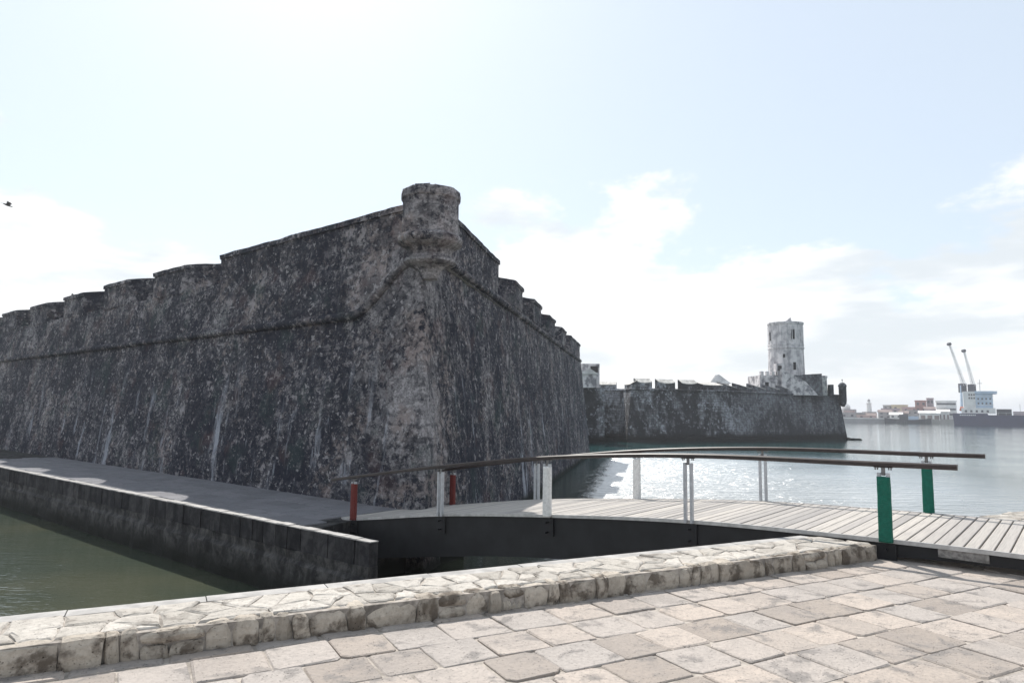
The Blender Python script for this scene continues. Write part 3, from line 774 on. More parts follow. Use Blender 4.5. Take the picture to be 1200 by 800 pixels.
# ------------------------------------------------------------------ far fort
ffort = empty('fort', 'long low far fort bastion of pale and dark masonry across the water', 'fort')
FP = [(2, 92), (13.9, 89.5), (14.2, 84.6), (28.5, 89.6), (50.2, 102.5), (46, 118)]
FP = [Vector(p) for p in FP]
def offs(P, d):
    out = []
    for i, p in enumerate(P):
        ns = []
        for a, b in ((i - 1, i), (i, i + 1)):
            if 0 <= a and b < len(P): t = (P[b] - P[a]).normalized(); ns.append(Vector((-t.y, t.x)))
        n = ns[0] if len(ns) == 1 else (ns[0] + ns[1]) / (1 + ns[0].dot(ns[1]))
        out.append(p + n * d)
    return out
FT = offs(FP, .85)
vv, ff = [], []
cols = []
for i in range(len(FP) - 1):
    N = max(3, int((FP[i + 1] - FP[i]).length / .5))
    for q in range(N if i < len(FP) - 2 else N + 1): cols.append((FP[i].lerp(FP[i + 1], q / N), FT[i].lerp(FT[i + 1], q / N)))
Zf = 4.55
K = len(cols)
for j in range(15):
    a = j / 14; z = -2.3 + (Zf + 2.3) * a
    for b, t in cols:
        p = V2(b.lerp(t, a), z); d = .07 * noise.fractal(p * .7, 1, 2, 3); vv.append(p + Vector((.3, -1, 0)) * d)
for j in range(14):
    for i in range(K - 1): b = j * K + i; ff.append((b, b + 1, b + K + 1, b + K))
mesh_obj('battered_wall', vv, ff, M_far, ffort)
cordF = []
for i in range(len(FT) - 1):
    N = max(2, int((FT[i + 1] - FT[i]).length / 1.2)); cordF += [V2(FT[i].lerp(FT[i + 1], q / N), Zf) + Vector((.03, -.1, 0)) for q in range(N)]
roll('cordon', cordF, .16, ffort, M_far)
FI = offs(FP, 3.2)
mb = MB()
for i in range(len(FT) - 1):
    a, b, c, d = FT[i], FT[i + 1], FI[i + 1], FI[i]
    mb.hexa([V2(a, Zf - .3), V2(b, Zf - .3), V2(c, Zf - .3), V2(d, Zf - .3), V2(a, Zf + .16), V2(b, Zf + .16), V2(c, Zf + .3), V2(d, Zf + .3)])
mb.build('parapet_sill', M_far, ffort)
mb = MB().add([V2(p, Zf + .1) for p in FI] + [V2(Vector((2, 118)), Zf + .1)], [tuple(range(len(FI) + 1))]); mb.build('terreplein', M_coping, ffort)
M_cap = plain('sunlit_pale_plaster', (.50, .48, .45), .9, .3, 2., .2)  # plaster tops coloured extra pale, their sunlit brightness is in the colour
def fmerlon(i, a, b, h=1.05, dish=.17, th=.75, tilt=0.):
    """merlon on far face i, between distances a and b along it; dished top"""
    t = (FT[i + 1] - FT[i]).normalized(); n = Vector((-t.y, t.x)); P = FT[i] + n * .1
    N = 8; v, f = [], []
    for q in range(N + 1):
        u = q / N; x = a + (b - a) * u; e = abs(2 * u - 1); zo = Zf + h - dish * (1 - e ** 2) + tilt * (.5 - u)
        fl = .0
        xi = a - .04 + (b - a + .08) * u
        v += [V2(P + t * x, Zf + .1), V2(P + t * x, zo), V2(P + t * xi + n * th, zo + .42 + dish * (1 - e ** 2) * .7), V2(P + t * xi + n * th, Zf + .1)]
    for q in range(N):
        k_ = q * 4; f += [(k_, k_ + 4, k_ + 5, k_ + 1), (k_ + 2, k_ + 6, k_ + 7, k_ + 3)]
    f += [(0, 1, 2, 3), (N * 4 + 3, N * 4 + 2, N * 4 + 1, N * 4)]
    o = mesh_obj('merlon', v, f, M_far, ffort)
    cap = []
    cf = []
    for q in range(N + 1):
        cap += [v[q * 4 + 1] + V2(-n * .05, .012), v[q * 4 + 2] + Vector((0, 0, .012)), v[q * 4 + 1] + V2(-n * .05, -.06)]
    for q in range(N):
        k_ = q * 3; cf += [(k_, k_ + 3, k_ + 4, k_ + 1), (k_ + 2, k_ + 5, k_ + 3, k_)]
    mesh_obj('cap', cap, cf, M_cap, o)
L2 = (FT[3] - FT[2]).length; L3 = (FT[4] - FT[3]).length
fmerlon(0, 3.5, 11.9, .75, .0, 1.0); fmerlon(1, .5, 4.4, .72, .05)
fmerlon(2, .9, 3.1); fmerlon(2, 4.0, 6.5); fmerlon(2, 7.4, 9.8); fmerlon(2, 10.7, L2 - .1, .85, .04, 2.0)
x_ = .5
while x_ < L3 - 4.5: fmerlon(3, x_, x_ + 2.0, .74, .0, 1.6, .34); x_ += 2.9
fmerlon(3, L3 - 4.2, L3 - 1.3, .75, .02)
# corner sentry box
ct = FT[4] + Vector((.35, -.55))
sb = MB().lathe(ct.x, ct.y, [(.2, 2.9), (.45, 3.3), (.52, 3.8), (.52, 5.85), (.60, 5.9), (.60, 6.0), (.5, 6.25), (.25, 6.45), (.05, 6.5)], 16, .04).build('sentry_box', M_far, ffort, True)
MB().tube(V2(ct, 6.45), V2(ct, 7.0), .04, .03).lathe(ct.x, ct.y, [(.02, 6.75), (.09, 6.82), (.09, 6.88), (.02, 6.95)], 8).build('finial', M_far, sb)
# free-standing arch on the parapet
ax = FT[4] - (FT[4] - FT[3]).normalized() * 3.0 + Vector((-.5, 1.2))
mb = MB(); arc = []
for q in range(13):
    th = math.pi * q / 12; arc.append(Vector((ax.x - .42 * math.cos(th), ax.y, 6.1 + .42 * math.sin(th))))
arc = [Vector((ax.x - .42, ax.y, 4.8))] + arc + [Vector((ax.x + .42, ax.y, 4.8))]
roll('bell_arch', arc, .17, ffort, M_far, 6)
# rocks at the foot
mb = MB(); rough_hexa(mb, [(49.6, 101.4, -2.3), (52.6, 102.2, -2.3), (52.2, 103.4, -2.3), (50, 103.4, -2.3), (49.8, 101.6, -1.75), (52.0, 102.3, -1.8), (51.8, 103.2, -1.8), (50.1, 103.3, -1.7)], (6, 4, 2), .2, 1.2)
tag(mb.build('rock_ledge', M_quay), 'low dark rock ledge in the water at the far fort corner', 'rock')

# lighthouse tower on the far fort
TX, TY = 40.9, 101.5
tw = empty('lighthouse_tower', 'round white weathered tower rising above the far fort', 'tower')
MB().lathe(TX, TY, [(2.62, 4.8), (2.52, 8.5), (2.46, 11.2), (2.54, 11.25), (2.57, 11.42), (2.50, 11.5), (2.50, 11.72), (2.54, 11.78), (2.54, 11.95), (2.42, 12.0), (2.42, 14.75), (2.50, 14.85), (2.56, 15.0), (2.56, 15.2), (2.45, 15.22), (2.4, 14.9)], 40, .05).build('shaft', M_tower, tw)
mb = MB()
for i in range(20):                                                          # thin ribs down the upper stage
    th = 2 * math.pi * i / 20; mb.tube((TX + 2.43 * math.cos(th), TY + 2.43 * math.sin(th), 12.0), (TX + 2.43 * math.cos(th), TY + 2.43 * math.sin(th), 14.7), .07, n=5)
mb.build('rib', M_tower, tw)
rough = MB(); rough_hexa(rough, [(TX - 1.2, TY - 2.2, 15.1), (TX + .1, TY - 2.3, 15.1), (TX + .1, TY - 1.6, 15.1), (TX - 1.2, TY - 1.6, 15.1), (TX - .5, TY - 2.1, 15.4), (TX - .1, TY - 2.2, 15.85), (TX - .1, TY - 1.7, 15.8), (TX - .4, TY - 1.7, 15.4)], (3, 3, 3), .08, 2.)
rough.build('broken_crown', M_tower, tw)
def opening(th, r, z, wd, h, par):
    c, s_ = math.cos(th), math.sin(th); t = Vector((-s_, c, 0)); o = Vector((c, s_, 0)); P = Vector((TX, TY, z)) + o * r
    mb = MB(); fr_ = MB()
    mb.hexa([P - t * wd / 2 - o * .35, P + t * wd / 2 - o * .35, P + t * wd / 2 + o * .03, P - t * wd / 2 + o * .03] + [q + Vector((0, 0, h)) for q in (P - t * wd / 2 - o * .35, P + t * wd / 2 - o * .35, P + t * wd / 2 + o * .03, P - t * wd / 2 + o * .03)])
    w_ = mb.build('window', M_black, par)
    for sgn in (-1, 1): fr_.hexa([P + t * (sgn * (wd / 2 + .06) - .05) + o * -.2, P + t * (sgn * (wd / 2 + .06) + .05) + o * -.2, P + t * (sgn * (wd / 2 + .06) + .05) + o * .07, P + t * (sgn * (wd / 2 + .06) - .05) + o * .07] + [q + Vector((0, 0, h + .1)) for q in (P + t * (sgn * (wd / 2 + .06) - .05) + o * -.2, P + t * (sgn * (wd / 2 + .06) + .05) + o * -.2, P + t * (sgn * (wd / 2 + .06) + .05) + o * .07, P + t * (sgn * (wd / 2 + .06) - .05) + o * .07)])
    fr_.build('frame', M_tower, w_)
view = math.atan2(-TY, -TX)
opening(view + .42, 2.42, 12.6, .55, 1.4, tw); opening(view - 1.02, 2.42, 12.5, .42, 1.25, tw); opening(view + .46, 2.5, 8.1, .42, 1.1, tw); opening(view - .1, 2.5, 9.9, .3, .5, tw)
# lower structures round the tower's foot
kb = empty('keep_building', 'low white crumbling building with stairs at the foot of the round tower', 'building')
mb = MB(); rough_hexa(mb, [(35.6, 97.8, 4.4), (40.5, 97.8, 4.4), (40.5, 103, 4.4), (35.6, 103, 4.4), (35.6, 97.8, 7.2), (40.5, 97.8, 7.2), (40.5, 103, 7.2), (35.6, 103, 7.2)], (8, 8, 4), .08, 1.)
mb.build('wall', M_tower, kb)
mb = MB()
for i, x in enumerate((35.7, 36.5, 37.3, 38.1)): mb.box(x, x + .42, 97.75, 98.3, 7.2, 7.75)
mb.build('battlement', M_tower, kb)
mb = MB(); mb.box(38.1, 39.3, 98.0, 99.2, 7.2, 8.9); mb.build('stair_head', M_tower, kb)
mb = MB(); mb.box(38.3, 38.8, 97.93, 98.2, 7.9, 8.6); mb.box(36.3, 36.8, 97.73, 98, 5.6, 6.2); mb.build('window', M_black, kb)
mb = MB(); mb.add([(38.5, 97.2, 4.4), (43.6, 97.2, 4.4), (38.5, 97.2, 8.1), (38.5, 98.4, 4.4), (43.6, 98.4, 4.4), (38.5, 98.4, 8.1), (41.9, 97.2, 6.3), (41.9, 98.4, 6.3)], [(0, 1, 6, 2), (3, 5, 7, 4), (2, 6, 7, 5), (6, 1, 4, 7), (0, 2, 5, 3)]); mb.build('stair_ramp', M_tower, kb)
mb = MB(); rough_hexa(mb, [(40.4, 97.4, 4.4), (44.3, 97.4, 4.4), (44.3, 101, 4.4), (40.4, 101, 4.4), (40.4, 97.4, 7.2), (44.3, 97.4, 7.5), (44.3, 101, 7.5), (40.4, 101, 7.2)], (6, 6, 4), .08, 1.); mb.build('wall', M_far, kb)
MB().lathe(44.6, 99.4, [(1.25, 4.4), (1.2, 6.9), (1.3, 7.0), (1.3, 7.25), (1.1, 7.3), (1.05, 7.0)], 20, .04).build('round_turret', M_tower, kb, True)
mb = MB(); mb.box(45.9, 46.4, 98.4, 99.2, 4.4, 6.0); mb.build('buttress', M_far, kb)

# small buildings seen above the far parapet
M_wash = plain('faded_white_wash', (.55, .54, .53), .9, .25, 1.2, .2)
hut = empty('hut', 'pale grey hut with pyramid roof behind the far parapet', 'building')
MB().box(27.1, 29.6, 93, 95.6, 4.4, 5.7).build('wall', M_wash, hut)
MB().add([(26.9, 92.8, 5.7), (29.9, 92.8, 5.7), (29.9, 95.8, 5.7), (26.9, 95.8, 5.7), (28.0, 93.8, 6.9), (28.5, 93.8, 7.0), (28.5, 94.8, 7.0), (28.0, 94.8, 6.9)], [(0, 1, 5, 4), (1, 2, 6, 5), (2, 3, 7, 6), (3, 0, 4, 7), (4, 5, 6, 7), (3, 2, 1, 0)]).build('roof', M_wash, hut)
hut2 = empty('gatehouse', 'small white stepped building between the near bastion and far curtain wall', 'building')
MB().box(8.0, 10.0, 80.5, 83, 4.5, 6.1).build('wall', M_tower, hut2)
MB().box(8.3, 10.7, 83.0, 85, 4.5, 7.5).build('upper_storey', M_tower, hut2)
MB().add([(7.8, 80.3, 6.1), (10.2, 80.3, 6.1), (10.2, 83.0, 6.1), (7.8, 83.0, 6.1), (9.2, 80.3, 6.8), (9.2, 83.0, 6.8)], [(0, 1, 4), (1, 2, 5, 4), (2, 3, 5), (3, 0, 4, 5), (3, 2, 1, 0)]).build('roof', M_wash, hut2)
MB().box(9.6, 10.5, 82.9, 83.2, 6.5, 7.2).build('window', M_black, hut2)
MB().box(6.5, 11.0, 80.9, 90.0, -2.3, 4.5).build('base', M_far, hut2)

# ------------------------------------------------------------------ far shore, city, port
M_land = plain('shore_concrete', (.30, .285, .27), .9, .2, .2)
mb = MB(); mb.add([(120, 331, .1), (900, 331, .1), (2400, 2400, 1.0), (-600, 2400, 1.0), (120, 331, -2.4), (900, 331, -2.4), (2400, 2400, -2.4), (-600, 2400, -2.4)], [(0, 1, 2, 3), (0, 4, 5, 1), (3, 7, 4, 0), (1, 5, 6, 2)])
tag(mb.build('far_shore', M_land), 'low grey quay line of the city across the harbour', kind='structure')
def bm(name, col): return plain(name, col, .85, .12, .4, .2)
CM = {'grey': bm('grey_render', (.30, .29, .30)), 'cream': bm('cream_render', (.52, .46, .32)), 'white': bm('white_render', (.66, .65, .64)), 'pink': bm('dusty_pink_render', (.42, .31, .30)),
      'red': bm('hazed_red_render', (.30, .16, .145)), 'mauve': bm('mauve_render', (.34, .28, .31)), 'brown': bm('brown_sheet', (.22, .17, .16)), 'blue': bm('pale_blue_paint', (.40, .50, .62)),  # the red is greyed, paling by distance haze mixed into its colour
      'navy': bm('navy_hull_paint', (.030, .035, .085)), 'dark': bm('dark_paint', (.04, .045, .06)), 'orange': bm('orange_paint', (.62, .16, .07))}
M_glass = plain('dark_window_glass', (.05, .055, .07), .25, .2, .5, .5)
def building(name, label, x0, x1, y0, y1, h, mat, floors=2, roof='flat', roofmat=None, win=True, cat='building', group=None):
    e = empty(name, label, cat, group, ((x0 + x1) / 2, y0, 0)); o = Vector((e.location.x, y0, 0))
    X0, X1, D = (x0 - o.x) * .86, (x1 - o.x) * .86, y1 - y0; e.rotation_euler.z = -.53
    MB().box(X0, X1, 0, D, -.5, h).build('wall', mat, e)
    rm = roofmat or mat
    if roof == 'flat':
        mb = MB(); mb.box(X0 - .2, X1 + .2, -.2, .25, h, h + .5); mb.box(X0 - .2, X1 + .2, D - .25, D + .2, h, h + .5); mb.box(X0 - .2, X0 + .25, .25, D - .25, h, h + .5); mb.box(X1 - .25, X1 + .2, .25, D - .25, h, h + .5); mb.build('roof_parapet', rm, e)
    else:
        ov = .4; MB().add([(X0 - ov, -ov, h), (X1 + ov, -ov, h), (X1 + ov, D + ov, h), (X0 - ov, D + ov, h), (X0 - ov, D / 2, h + 1.2), (X1 + ov, D / 2, h + 1.2)], [(0, 1, 5, 4), (2, 3, 4, 5), (1, 2, 5), (3, 0, 4), (3, 2, 1, 0)]).build('roof', rm, e)
    if win:
        nw = max(2, int((X1 - X0) / 3.0)); fh = h / floors
        src = None
        for fl in range(floors):
            for q in range(nw):
                cx = X0 + (q + .5) * (X1 - X0) / nw; z0 = fl * fh + fh * .35
                if src is None:
                    src = MB().box(-.55, .55, -.06, .25, 0, fh * .42).build('window', M_glass, e); o_ = src
                else:
                    o_ = src.copy(); C.objects.link(o_); o_.parent = e
                o_.location = (cx, 0, z0)
    return e
BL = [
 ('building', 'long low grey waterfront building left of the lighthouse', 158, 170, 340, 348, 2.4, 'grey', 1, 'flat'),
 ('building', 'grey two storey house just right of the distant lighthouse', 176.5, 183, 345, 353, 3.2, 'grey', 2, 'gable'),
 ('building', 'low dusty pink house on the shore below the lighthouse', 166, 175.5, 336, 341, 1.5, 'pink', 1, 'gable'),
 ('building', 'wide mauve warehouse with flat roof left of the cream block', 178, 187, 358, 368, 4.6, 'mauve', 2, 'flat'),
 ('building', 'pale grey block behind the mauve warehouse on the skyline', 179, 184, 395, 405, 6.2, 'grey', 3, 'flat'),
 ('building', 'cream yellow block behind the low waterfront roofs', 183, 191, 385, 392, 6.4, 'cream', 2, 'flat'),
 ('building', 'dusty pink block between the cream and the red buildings', 188, 196, 372, 380, 5.4, 'pink', 2, 'flat'),
 ('building', 'white shed on the shore behind the tugboat', 182, 188, 338, 346, 2.0, 'white', 1, 'gable'),
 ('building', 'brick red tall building on the city skyline', 194.5, 200, 362, 370, 8.6, 'red', 3, 'flat'),
 ('building', 'mauve tall building joined to the right of the red one', 200.3, 203.5, 364, 372, 9.8, 'mauve', 3, 'flat'),
 ('building', 'brown long roofed warehouse behind the white quay sheds', 199, 213, 352, 360, 5.0, 'mauve', 1, 'gable'),
 ('building', 'low pink terrace at the far left end of the shore', 160, 165, 353, 360, 3.2, 'pink', 1, 'flat'),
 ('building', 'small tan house beside the white shed near the tugboat', 186.5, 191, 343, 349, 2.8, 'brown', 1, 'gable'),
 ('building', 'grey flat block behind the tugboat mast', 190, 196, 350, 356, 3.9, 'grey', 2, 'flat'),
]
for (nm, lb, x0, x1, y0, y1, h, mt, fl, rf) in BL:
    k_ = y0 / 330.; x0, x1, h = x0 * k_, x1 * k_, 1.7 + (h - 1.7) * k_
    building(nm, lb, x0, x1, y0, y1, h, CM[mt], fl, rf, CM['brown'] if rf == 'gable' and mt != 'white' else None)
sw = empty('seawall', 'long pale seawall at the water edge left of the tugboat', 'wall', None, (168, 329.8, 0))
MB().box(-10, 14, -.6, .9, -2.3, .2).build('wall', CM['grey'], sw); MB().box(-10, 14, -.75, -.6, -.1, .3).build('coping', CM['white'], sw)
# church with dome
ch = empty('church', 'domed white church on the skyline nearest the far fort', 'church', None, (177, 358, 0))
MB().box(-3.2, 3.2, 0, 8, 0, 4.6).build('nave', CM['grey'], ch)
MB().lathe(0, 4, [(1.9, 4.5), (1.9, 5.4), (2.05, 5.5), (1.75, 6.4), (1.1, 7.1), (.3, 7.5), (.3, 8.0), (.05, 8.3)], 16).build('dome', CM['white'], ch, True)
MB().tube((0, 4, 8.2), (0, 4, 9.0), .06).box(-.3, .3, 3.95, 4.05, 8.6, 8.7).build('cross', CM['grey'], ch)
# old lighthouse
lh = empty('lighthouse', 'slender white lighthouse rising from a grey block on the distant shore', 'lighthouse', None, (183.5, 349, 0))
MB().box(-2.4, 2.4, 0, 5, 0, 3.4).build('base', CM['grey'], lh)
MB().lathe(0, 2.5, [(1.25, 3.2), (1.1, 6.5), (1.05, 7.4), (1.35, 7.5), (1.35, 7.8), (.7, 7.85), (.65, 8.8)], 12).build('shaft', CM['white'], lh)
MB().lathe(0, 2.5, [(.8, 8.8), (.6, 9.3), (.1, 9.9)], 10).build('lantern_roof', CM['grey'], lh)
MB().box(-.25, .25, 1.5, 1.75, 5.2, 5.9).build('window', M_glass, lh)
# white quay sheds
for x0, x1, y0, h, lb in ((198, 208, 333, 3.0, 'white quay shed with dark doors right of the tugboat'), (208.5, 214, 335, 3.8, 'small white shed beside the stern of the cargo ship')):
    e = building('shed', lb, x0, x1, y0, y0 + 10, h, CM['white'], 1, 'gable', CM['white'], False, 'shed')
    L = (x1 - x0) * .86
    for q in range(3): MB().box(-L / 2 + .6 + q * L / 3, -L / 2 + L / 3 - .3 + q * L / 3, -.08, .2, -.2, h * .62).build('door', CM['brown'], e)
# terminal building behind the stern
tb = building('terminal', 'white port building with dark window bands left of the ship superstructure', 211.5, 221.5, 341, 349, 8.8, CM['white'], 1, 'flat', None, False)
for z in (2.0, 4.6, 7.2): MB().box(-4.0, 4.0, -.1, .15, z, z + .9).build('window_band', M_glass, tb)
# tugboat
tug = empty('tugboat', 'small dark tugboat moored in front of the white sheds', 'boat', None, (186, 322, ZW)); tug.rotation_euler.z = -.53
def hull(L, Wd, H, sheer, mat, par, stern=.75):
    N = 16; v, f = [], []
    for i in range(N + 1):
        u = i / N; x = -L / 2 + L * u
        b = Wd / 2 * (stern + (1 - stern) * min(1, u * 4)) * (1 if u < .65 else max(.04, 1 - ((u - .65) / .35) ** 2))
        z = H + sheer * (2 * u - 1) ** 2
        v += [(x, -b * .8, -.5), (x, -b, z), (x, b, z), (x, b * .8, -.5)]
    for i in range(N):
        k_ = i * 4; f += [(k_, k_ + 4, k_ + 5, k_ + 1), (k_ + 1, k_ + 5, k_ + 6, k_ + 2), (k_ + 2, k_ + 6, k_ + 7, k_ + 3)]
    f += [(0, 1, 2, 3), (N * 4 + 3, N * 4 + 2, N * 4 + 1, N * 4)]
    return mesh_obj('hull', v, f, mat, par)
hull(19, 5, 1.7, .8, CM['dark'], tug)
MB().box(-3.4, .2, -1.6, 1.6, 1.7, 4.2).build('wheelhouse', CM['dark'], tug); MB().box(.3, 4.5, -1.5, 1.5, 1.7, 3.4).build('deckhouse', CM['blue'], tug)
MB().tube((-1.5, 0, 4.2), (-1.5, 0, 6.6), .08).tube((5.4, 0, 1.7), (5.4, 0, 4.6), .1).build('mast', CM['grey'], tug)
MB().box(-3.2, 0, -1.66, -1.58, 3.1, 3.8).build('window', M_glass, tug)
# cargo ship
ship = empty('cargo_ship', 'navy hulled cargo ship with pale blue superstructure at the right edge', 'ship', None, (0, 0, 0))
sx, sy = 0., 0.
ship.location = (188.5, 292, 0); ship.rotation_euler.z = -.57; ship.scale = (.86, 1, 1)
v = [(sx, sy, ZW - .5), (sx + 95, sy, ZW - .5), (sx + 95, sy, 2.3), (sx + 14, sy, 2.3), (sx + 13.6, sy, 2.9), (sx - .6, sy, 2.9),
     (sx, sy + 14, ZW - .5), (sx + 95, sy + 14, ZW - .5), (sx + 95, sy + 14, 2.3), (sx + 14, sy + 14, 2.3), (sx + 13.6, sy + 14, 2.9), (sx - .6, sy + 14, 2.9)]
mesh_obj('hull', v, [(0, 1, 2, 3, 4, 5), (11, 10, 9, 8, 7, 6), (0, 5, 11, 6), (5, 4, 10, 11), (4, 3, 9, 10), (3, 2, 8, 9), (1, 7, 8, 2)], CM['navy'], ship)
mb = MB()
for q in range(9):
    x = sx + 2.4 + q * .75; mb.box(x, x + .5, sy - .04, sy + .02, 1.95, 2.4)
mb.build('name_lettering', CM['white'], ship)
for z_ in (6.4, 8.2, 10.0):
    MB().box(9.1, 16.4, 1.6, 1.79, z_, z_ + .16).build('deck_rail', CM['white'], ship)
for q in range(4):
    for z_ in (6.8, 8.7): MB().box(10.0 + q * 1.6, 10.7 + q * 1.6, 1.7, 1.9, z_, z_ + .7).build('window', M_glass, ship)
sup = MB().box(sx + 3.2, sx + 17.0, sy + 1, sy + 13, 2.9, 5.2).build('superstructure', CM['white'], ship)
MB().box(sx + 4.2, sx + 9.2, sy + 1.4, sy + 12, 5.2, 12.2).build('deckhouse', CM['white'], ship)
MB().box(sx + 9.2, sx + 16.2, sy + 1.8, sy + 12, 5.2, 11.2).build('deckhouse', CM['blue'], ship)
MB().box(sx + 14.4, sx + 18.0, sy + .6, sy + 13, 11.2, 12.2).build('bridge_wing', CM['blue'], ship)
MB().box(sx + 9.0, sx + 16.6, sy + 1.2, sy + 12.5, 12.2 - .95, 12.3).build('bridge_deck', CM['blue'], ship)
mb = MB()
for z in (9.0, 10.4):
    for q in range(3): mb.box(sx + 6.4 + q * 1.0, sx + 7.0 + q * 1.0, sy + 1.3, sy + 1.5, z, z + .7)
mb.build('porthole_row', M_glass, ship)
for q in range(5):
    MB().box(sx + 4.6 + q * 2.2, sx + 5.5 + q * 2.2, sy + .93, sy + 1.1, 3.4, 4.3).build('window', M_glass, ship)
mb = MB(); mb.tube((sx + 2.6, sy + 2.0, 5.0), (sx + 5.2, sy + 2.0, 4.2), .95, n=10); mb.build('lifeboat', CM['orange'], ship)
MB().box(sx + 6.4, sx + 8.8, sy + 4, sy + 8, 12.2, 15.2).build('funnel', CM['dark'], ship)
MB().tube((sx + 11.4, sy + 6, 12.2), (sx + 11.4, sy + 6, 17.4), .12).box(sx + 10.4, sx + 12.4, sy + 5.9, sy + 6.1, 15.6, 15.8).build('mast', CM['grey'], ship)
MB().tube((sx + 30, sy + 6, 2.3), (sx + 30, sy + 6, 9.5), .1).tube((sx + 27, sy + 6, 2.3), (sx + 27, sy + 6, 7.0), .08).build('mast', CM['grey'], ship)
for i_, (x, h, wdt) in enumerate(((17.5, 4.8, 5.8), (24, 3.9, 6), (30.5, 3.9, 6), (37, 5.2, 6), (43.5, 5.2, 6), (50, 5.2, 6))):
    MB().box(sx + x, sx + x + wdt, sy + 1.2, sy + 3.6, 2.3, h).build('container', CM[('dark', 'mauve', 'dark', 'brown', 'dark', 'mauve')[i_]], ship)
mb = MB()
for q in range(24): mb.tube((sx + 15 + q * 3, sy + .2, 2.3), (sx + 15 + q * 3, sy + .2, 3.3), .05, n=4)
mb.tube((sx + 15, sy + .2, 3.3), (sx + 84, sy + .2, 3.3), .05, n=4); mb.build('railing', CM['white'], ship)
# two harbour cranes
def crane(x, y, tipx, tipz, footz, lb):
    e = empty('harbour_crane', lb, 'crane', 'harbour cranes beside the ship', (x, y, 0))
    mb = MB(); mb.box(-2.2, 2.2, -2.2, 2.2, -.3, 2.6); mb.lathe(0, 0, [(1.5, 2.6), (1.1, footz - 3), (1.1, footz)], 12); mb.build('tower', CM['blue'], e)
    MB().box(-1.0, 1.0, -1.2, 1.6, footz - 3.2, footz + .9).build('cab', CM['dark'], e)
    p0, p1 = Vector((0, -1, footz)), Vector((tipx - x, -1, tipz)); a = (p1 - p0).normalized(); s_ = a.cross(Vector((0, 1, 0))).normalized()
    mb = MB(); K = 12
    def pt_(i, j, k_):
        wd = .55 - .3 * i / K; return p0.lerp(p1, i / K) + s_ * wd * j + Vector((0, wd * k_, 0))
    for j in (-1, 1):
        for k_ in (-1, 1): mb.tube(pt_(0, j, k_), pt_(K, j, k_), .09, .07, 5)
    for i in range(K):
        for k_ in (-1, 1): mb.tube(pt_(i, -1, k_), pt_(i + 1, 1, k_), .045, n=4); mb.tube(pt_(i, 1, k_), pt_(i, -1, k_), .04, n=4)
        for j in (-1, 1): mb.tube(pt_(i, j, -1), pt_(i + 1, j, 1), .04, n=4)
    mb.build('boom', CM['white'], e)
    MB().tube(p1 + Vector((-.2, -.7, .3)), p1 + Vector((-.2, .7, .3)), .72, n=12).build('boom_head', CM['dark'], e)
    mb = MB(); mb.tube(p1 + Vector((-.3, 0, 0)), p0 + Vector((-.2, .2, 1.4)), .05, n=4); mb.build('cable', CM['grey'], e)
    return e
crane(205.4, 311, 199.8, 34.0, 15.6, 'taller white harbour crane leaning left beside the ship')
crane(211.0, 313, 207.6, 31.2, 15.4, 'shorter white harbour crane closer to the ship bridge')
# mooring piles standing in the water
for q, (x, dy) in enumerate(((178.2, 0), (179.0, .6), (180.0, -.3), (181.0, .4), (182.2, 0), (183.4, .5))):
    y = 318 + dy; e = MB((x, y, 0)).tube((x, y, ZW - .6), (x, y, ZW + 1.3 + .1 * (q % 3)), .17, n=6).build('mooring_pile', CM['dark']); e.location = (x, y, 0)
    tag(e, 'thin dark mooring pile in the water before the distant seawall', 'post', 'mooring piles off the seawall')

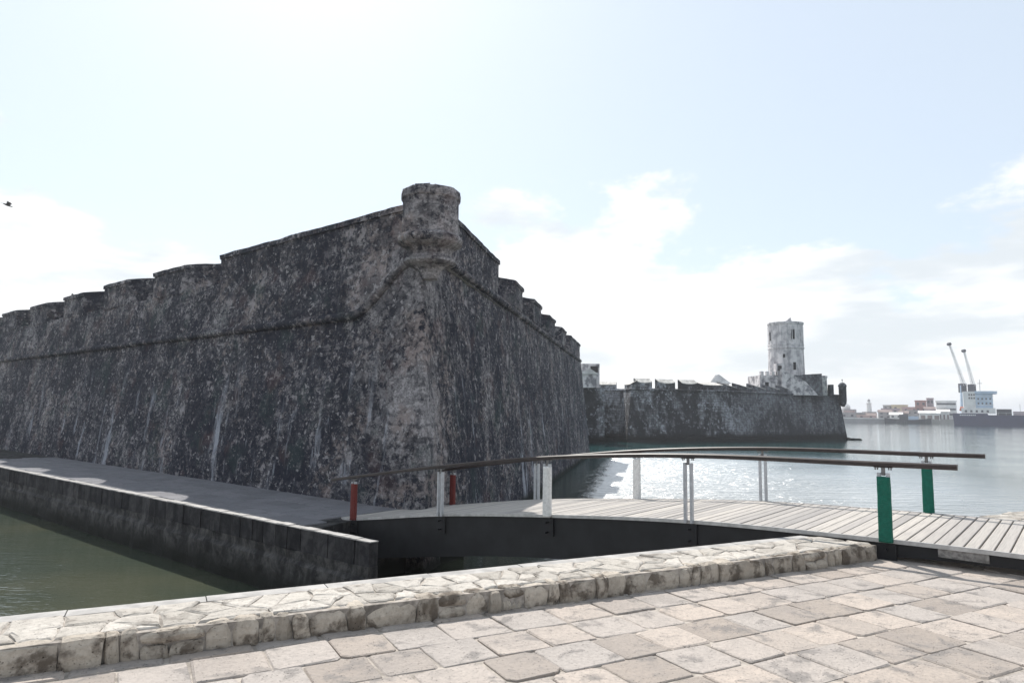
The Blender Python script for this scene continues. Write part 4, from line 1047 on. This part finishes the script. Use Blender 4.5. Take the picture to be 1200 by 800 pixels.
# ------------------------------------------------------------------ birds
M_bird = plain('dark_plumage', (.05, .05, .055), .8, .3, 8)
def bird_flying(loc):
    e = empty('flying_bird', 'dark bird flying in the sky at far left', 'bird', None, loc)
    v, f = [], []; prof = [(-.26, .005), (-.2, .03), (-.1, .055), (.02, .065), (.12, .05), (.17, .032), (.21, .035), (.25, .02), (.30, .003)]
    K = 8
    for x, r in prof: v += [(x, r * math.cos(2 * math.pi * q / K), r * .9 * math.sin(2 * math.pi * q / K) + .02 * x) for q in range(K)]
    for i in range(len(prof) - 1): f += [(i * K + q, i * K + (q + 1) % K, (i + 1) * K + (q + 1) % K, (i + 1) * K + q) for q in range(K)]
    mesh_obj('body', v, f, M_bird, e, True)
    for sg in (-1, 1):
        wv = [(.10, sg * .04, .03), (-.08, sg * .04, .03), (.16, sg * .25, .16), (-.05, sg * .25, .15), (.05, sg * .52, .22), (-.06, sg * .50, .215), (-.06, sg * .66, .2)]
        wv2 = [(a, b, c - .012) for a, b, c in wv]
        mesh_obj('wing', wv + wv2, [(0, 1, 3, 2), (2, 3, 5, 4), (4, 5, 6), (7, 9, 10, 8), (9, 11, 12, 10), (11, 13, 12), (0, 2, 9, 7), (2, 4, 11, 9), (4, 6, 13, 11), (1, 8, 10, 3), (3, 10, 12, 5), (5, 12, 13, 6)], M_bird, e)
    mesh_obj('tail', [(-.24, -.02, .0), (-.24, .02, .0), (-.38, .05, -.01), (-.38, -.05, -.01), (-.24, -.02, -.012), (-.24, .02, -.012), (-.38, .05, -.02), (-.38, -.05, -.02)], [(0, 1, 2, 3), (7, 6, 5, 4), (0, 3, 7, 4), (1, 5, 6, 2), (2, 6, 7, 3), (0, 4, 5, 1)], M_bird, e)
    e.rotation_euler = (R(12), R(18), R(35))
bird_flying((-30.4, 40, 13.6))
pbp = T0 + dL * 28.6 + nL * 1.0
pb_ = empty('perched_bird', 'tiny dark bird perched on top of the left parapet', 'bird', None, (pbp.x, pbp.y, 7.36))
MB().lathe(0, 0, [(.02, 0), (.07, .06), (.085, .13), (.06, .2), (.045, .23), (.055, .27), (.03, .31), (.005, .32)], 10).build('body', M_bird, pb_, True)
MB().hexa([(-.04, -.16, .0), (.04, -.16, .0), (.03, -.03, .1), (-.03, -.03, .1), (-.04, -.16, .02), (.04, -.16, .02), (.03, -.03, .14), (-.03, -.03, .14)]).build('tail', M_bird, pb_)

# ------------------------------------------------------------------ haze over the harbour
def haze(dens):
    m = bpy.data.materials.new('sea_haze'); m.use_nodes = True; t = NT(m.node_tree)
    pv = t.n('ShaderNodeVolumePrincipled', {'Color': (.93, .95, 1.0), 'Density': dens, 'Anisotropy': .35})
    t.t.links.new(pv.outputs[0], t.n('ShaderNodeOutputMaterial').inputs['Volume'])
    o = MB().box(-3600, 3600, -3600, 3600, -3.6, 40).build('haze', m); tag(o, kind='stuff')
haze(.0005)
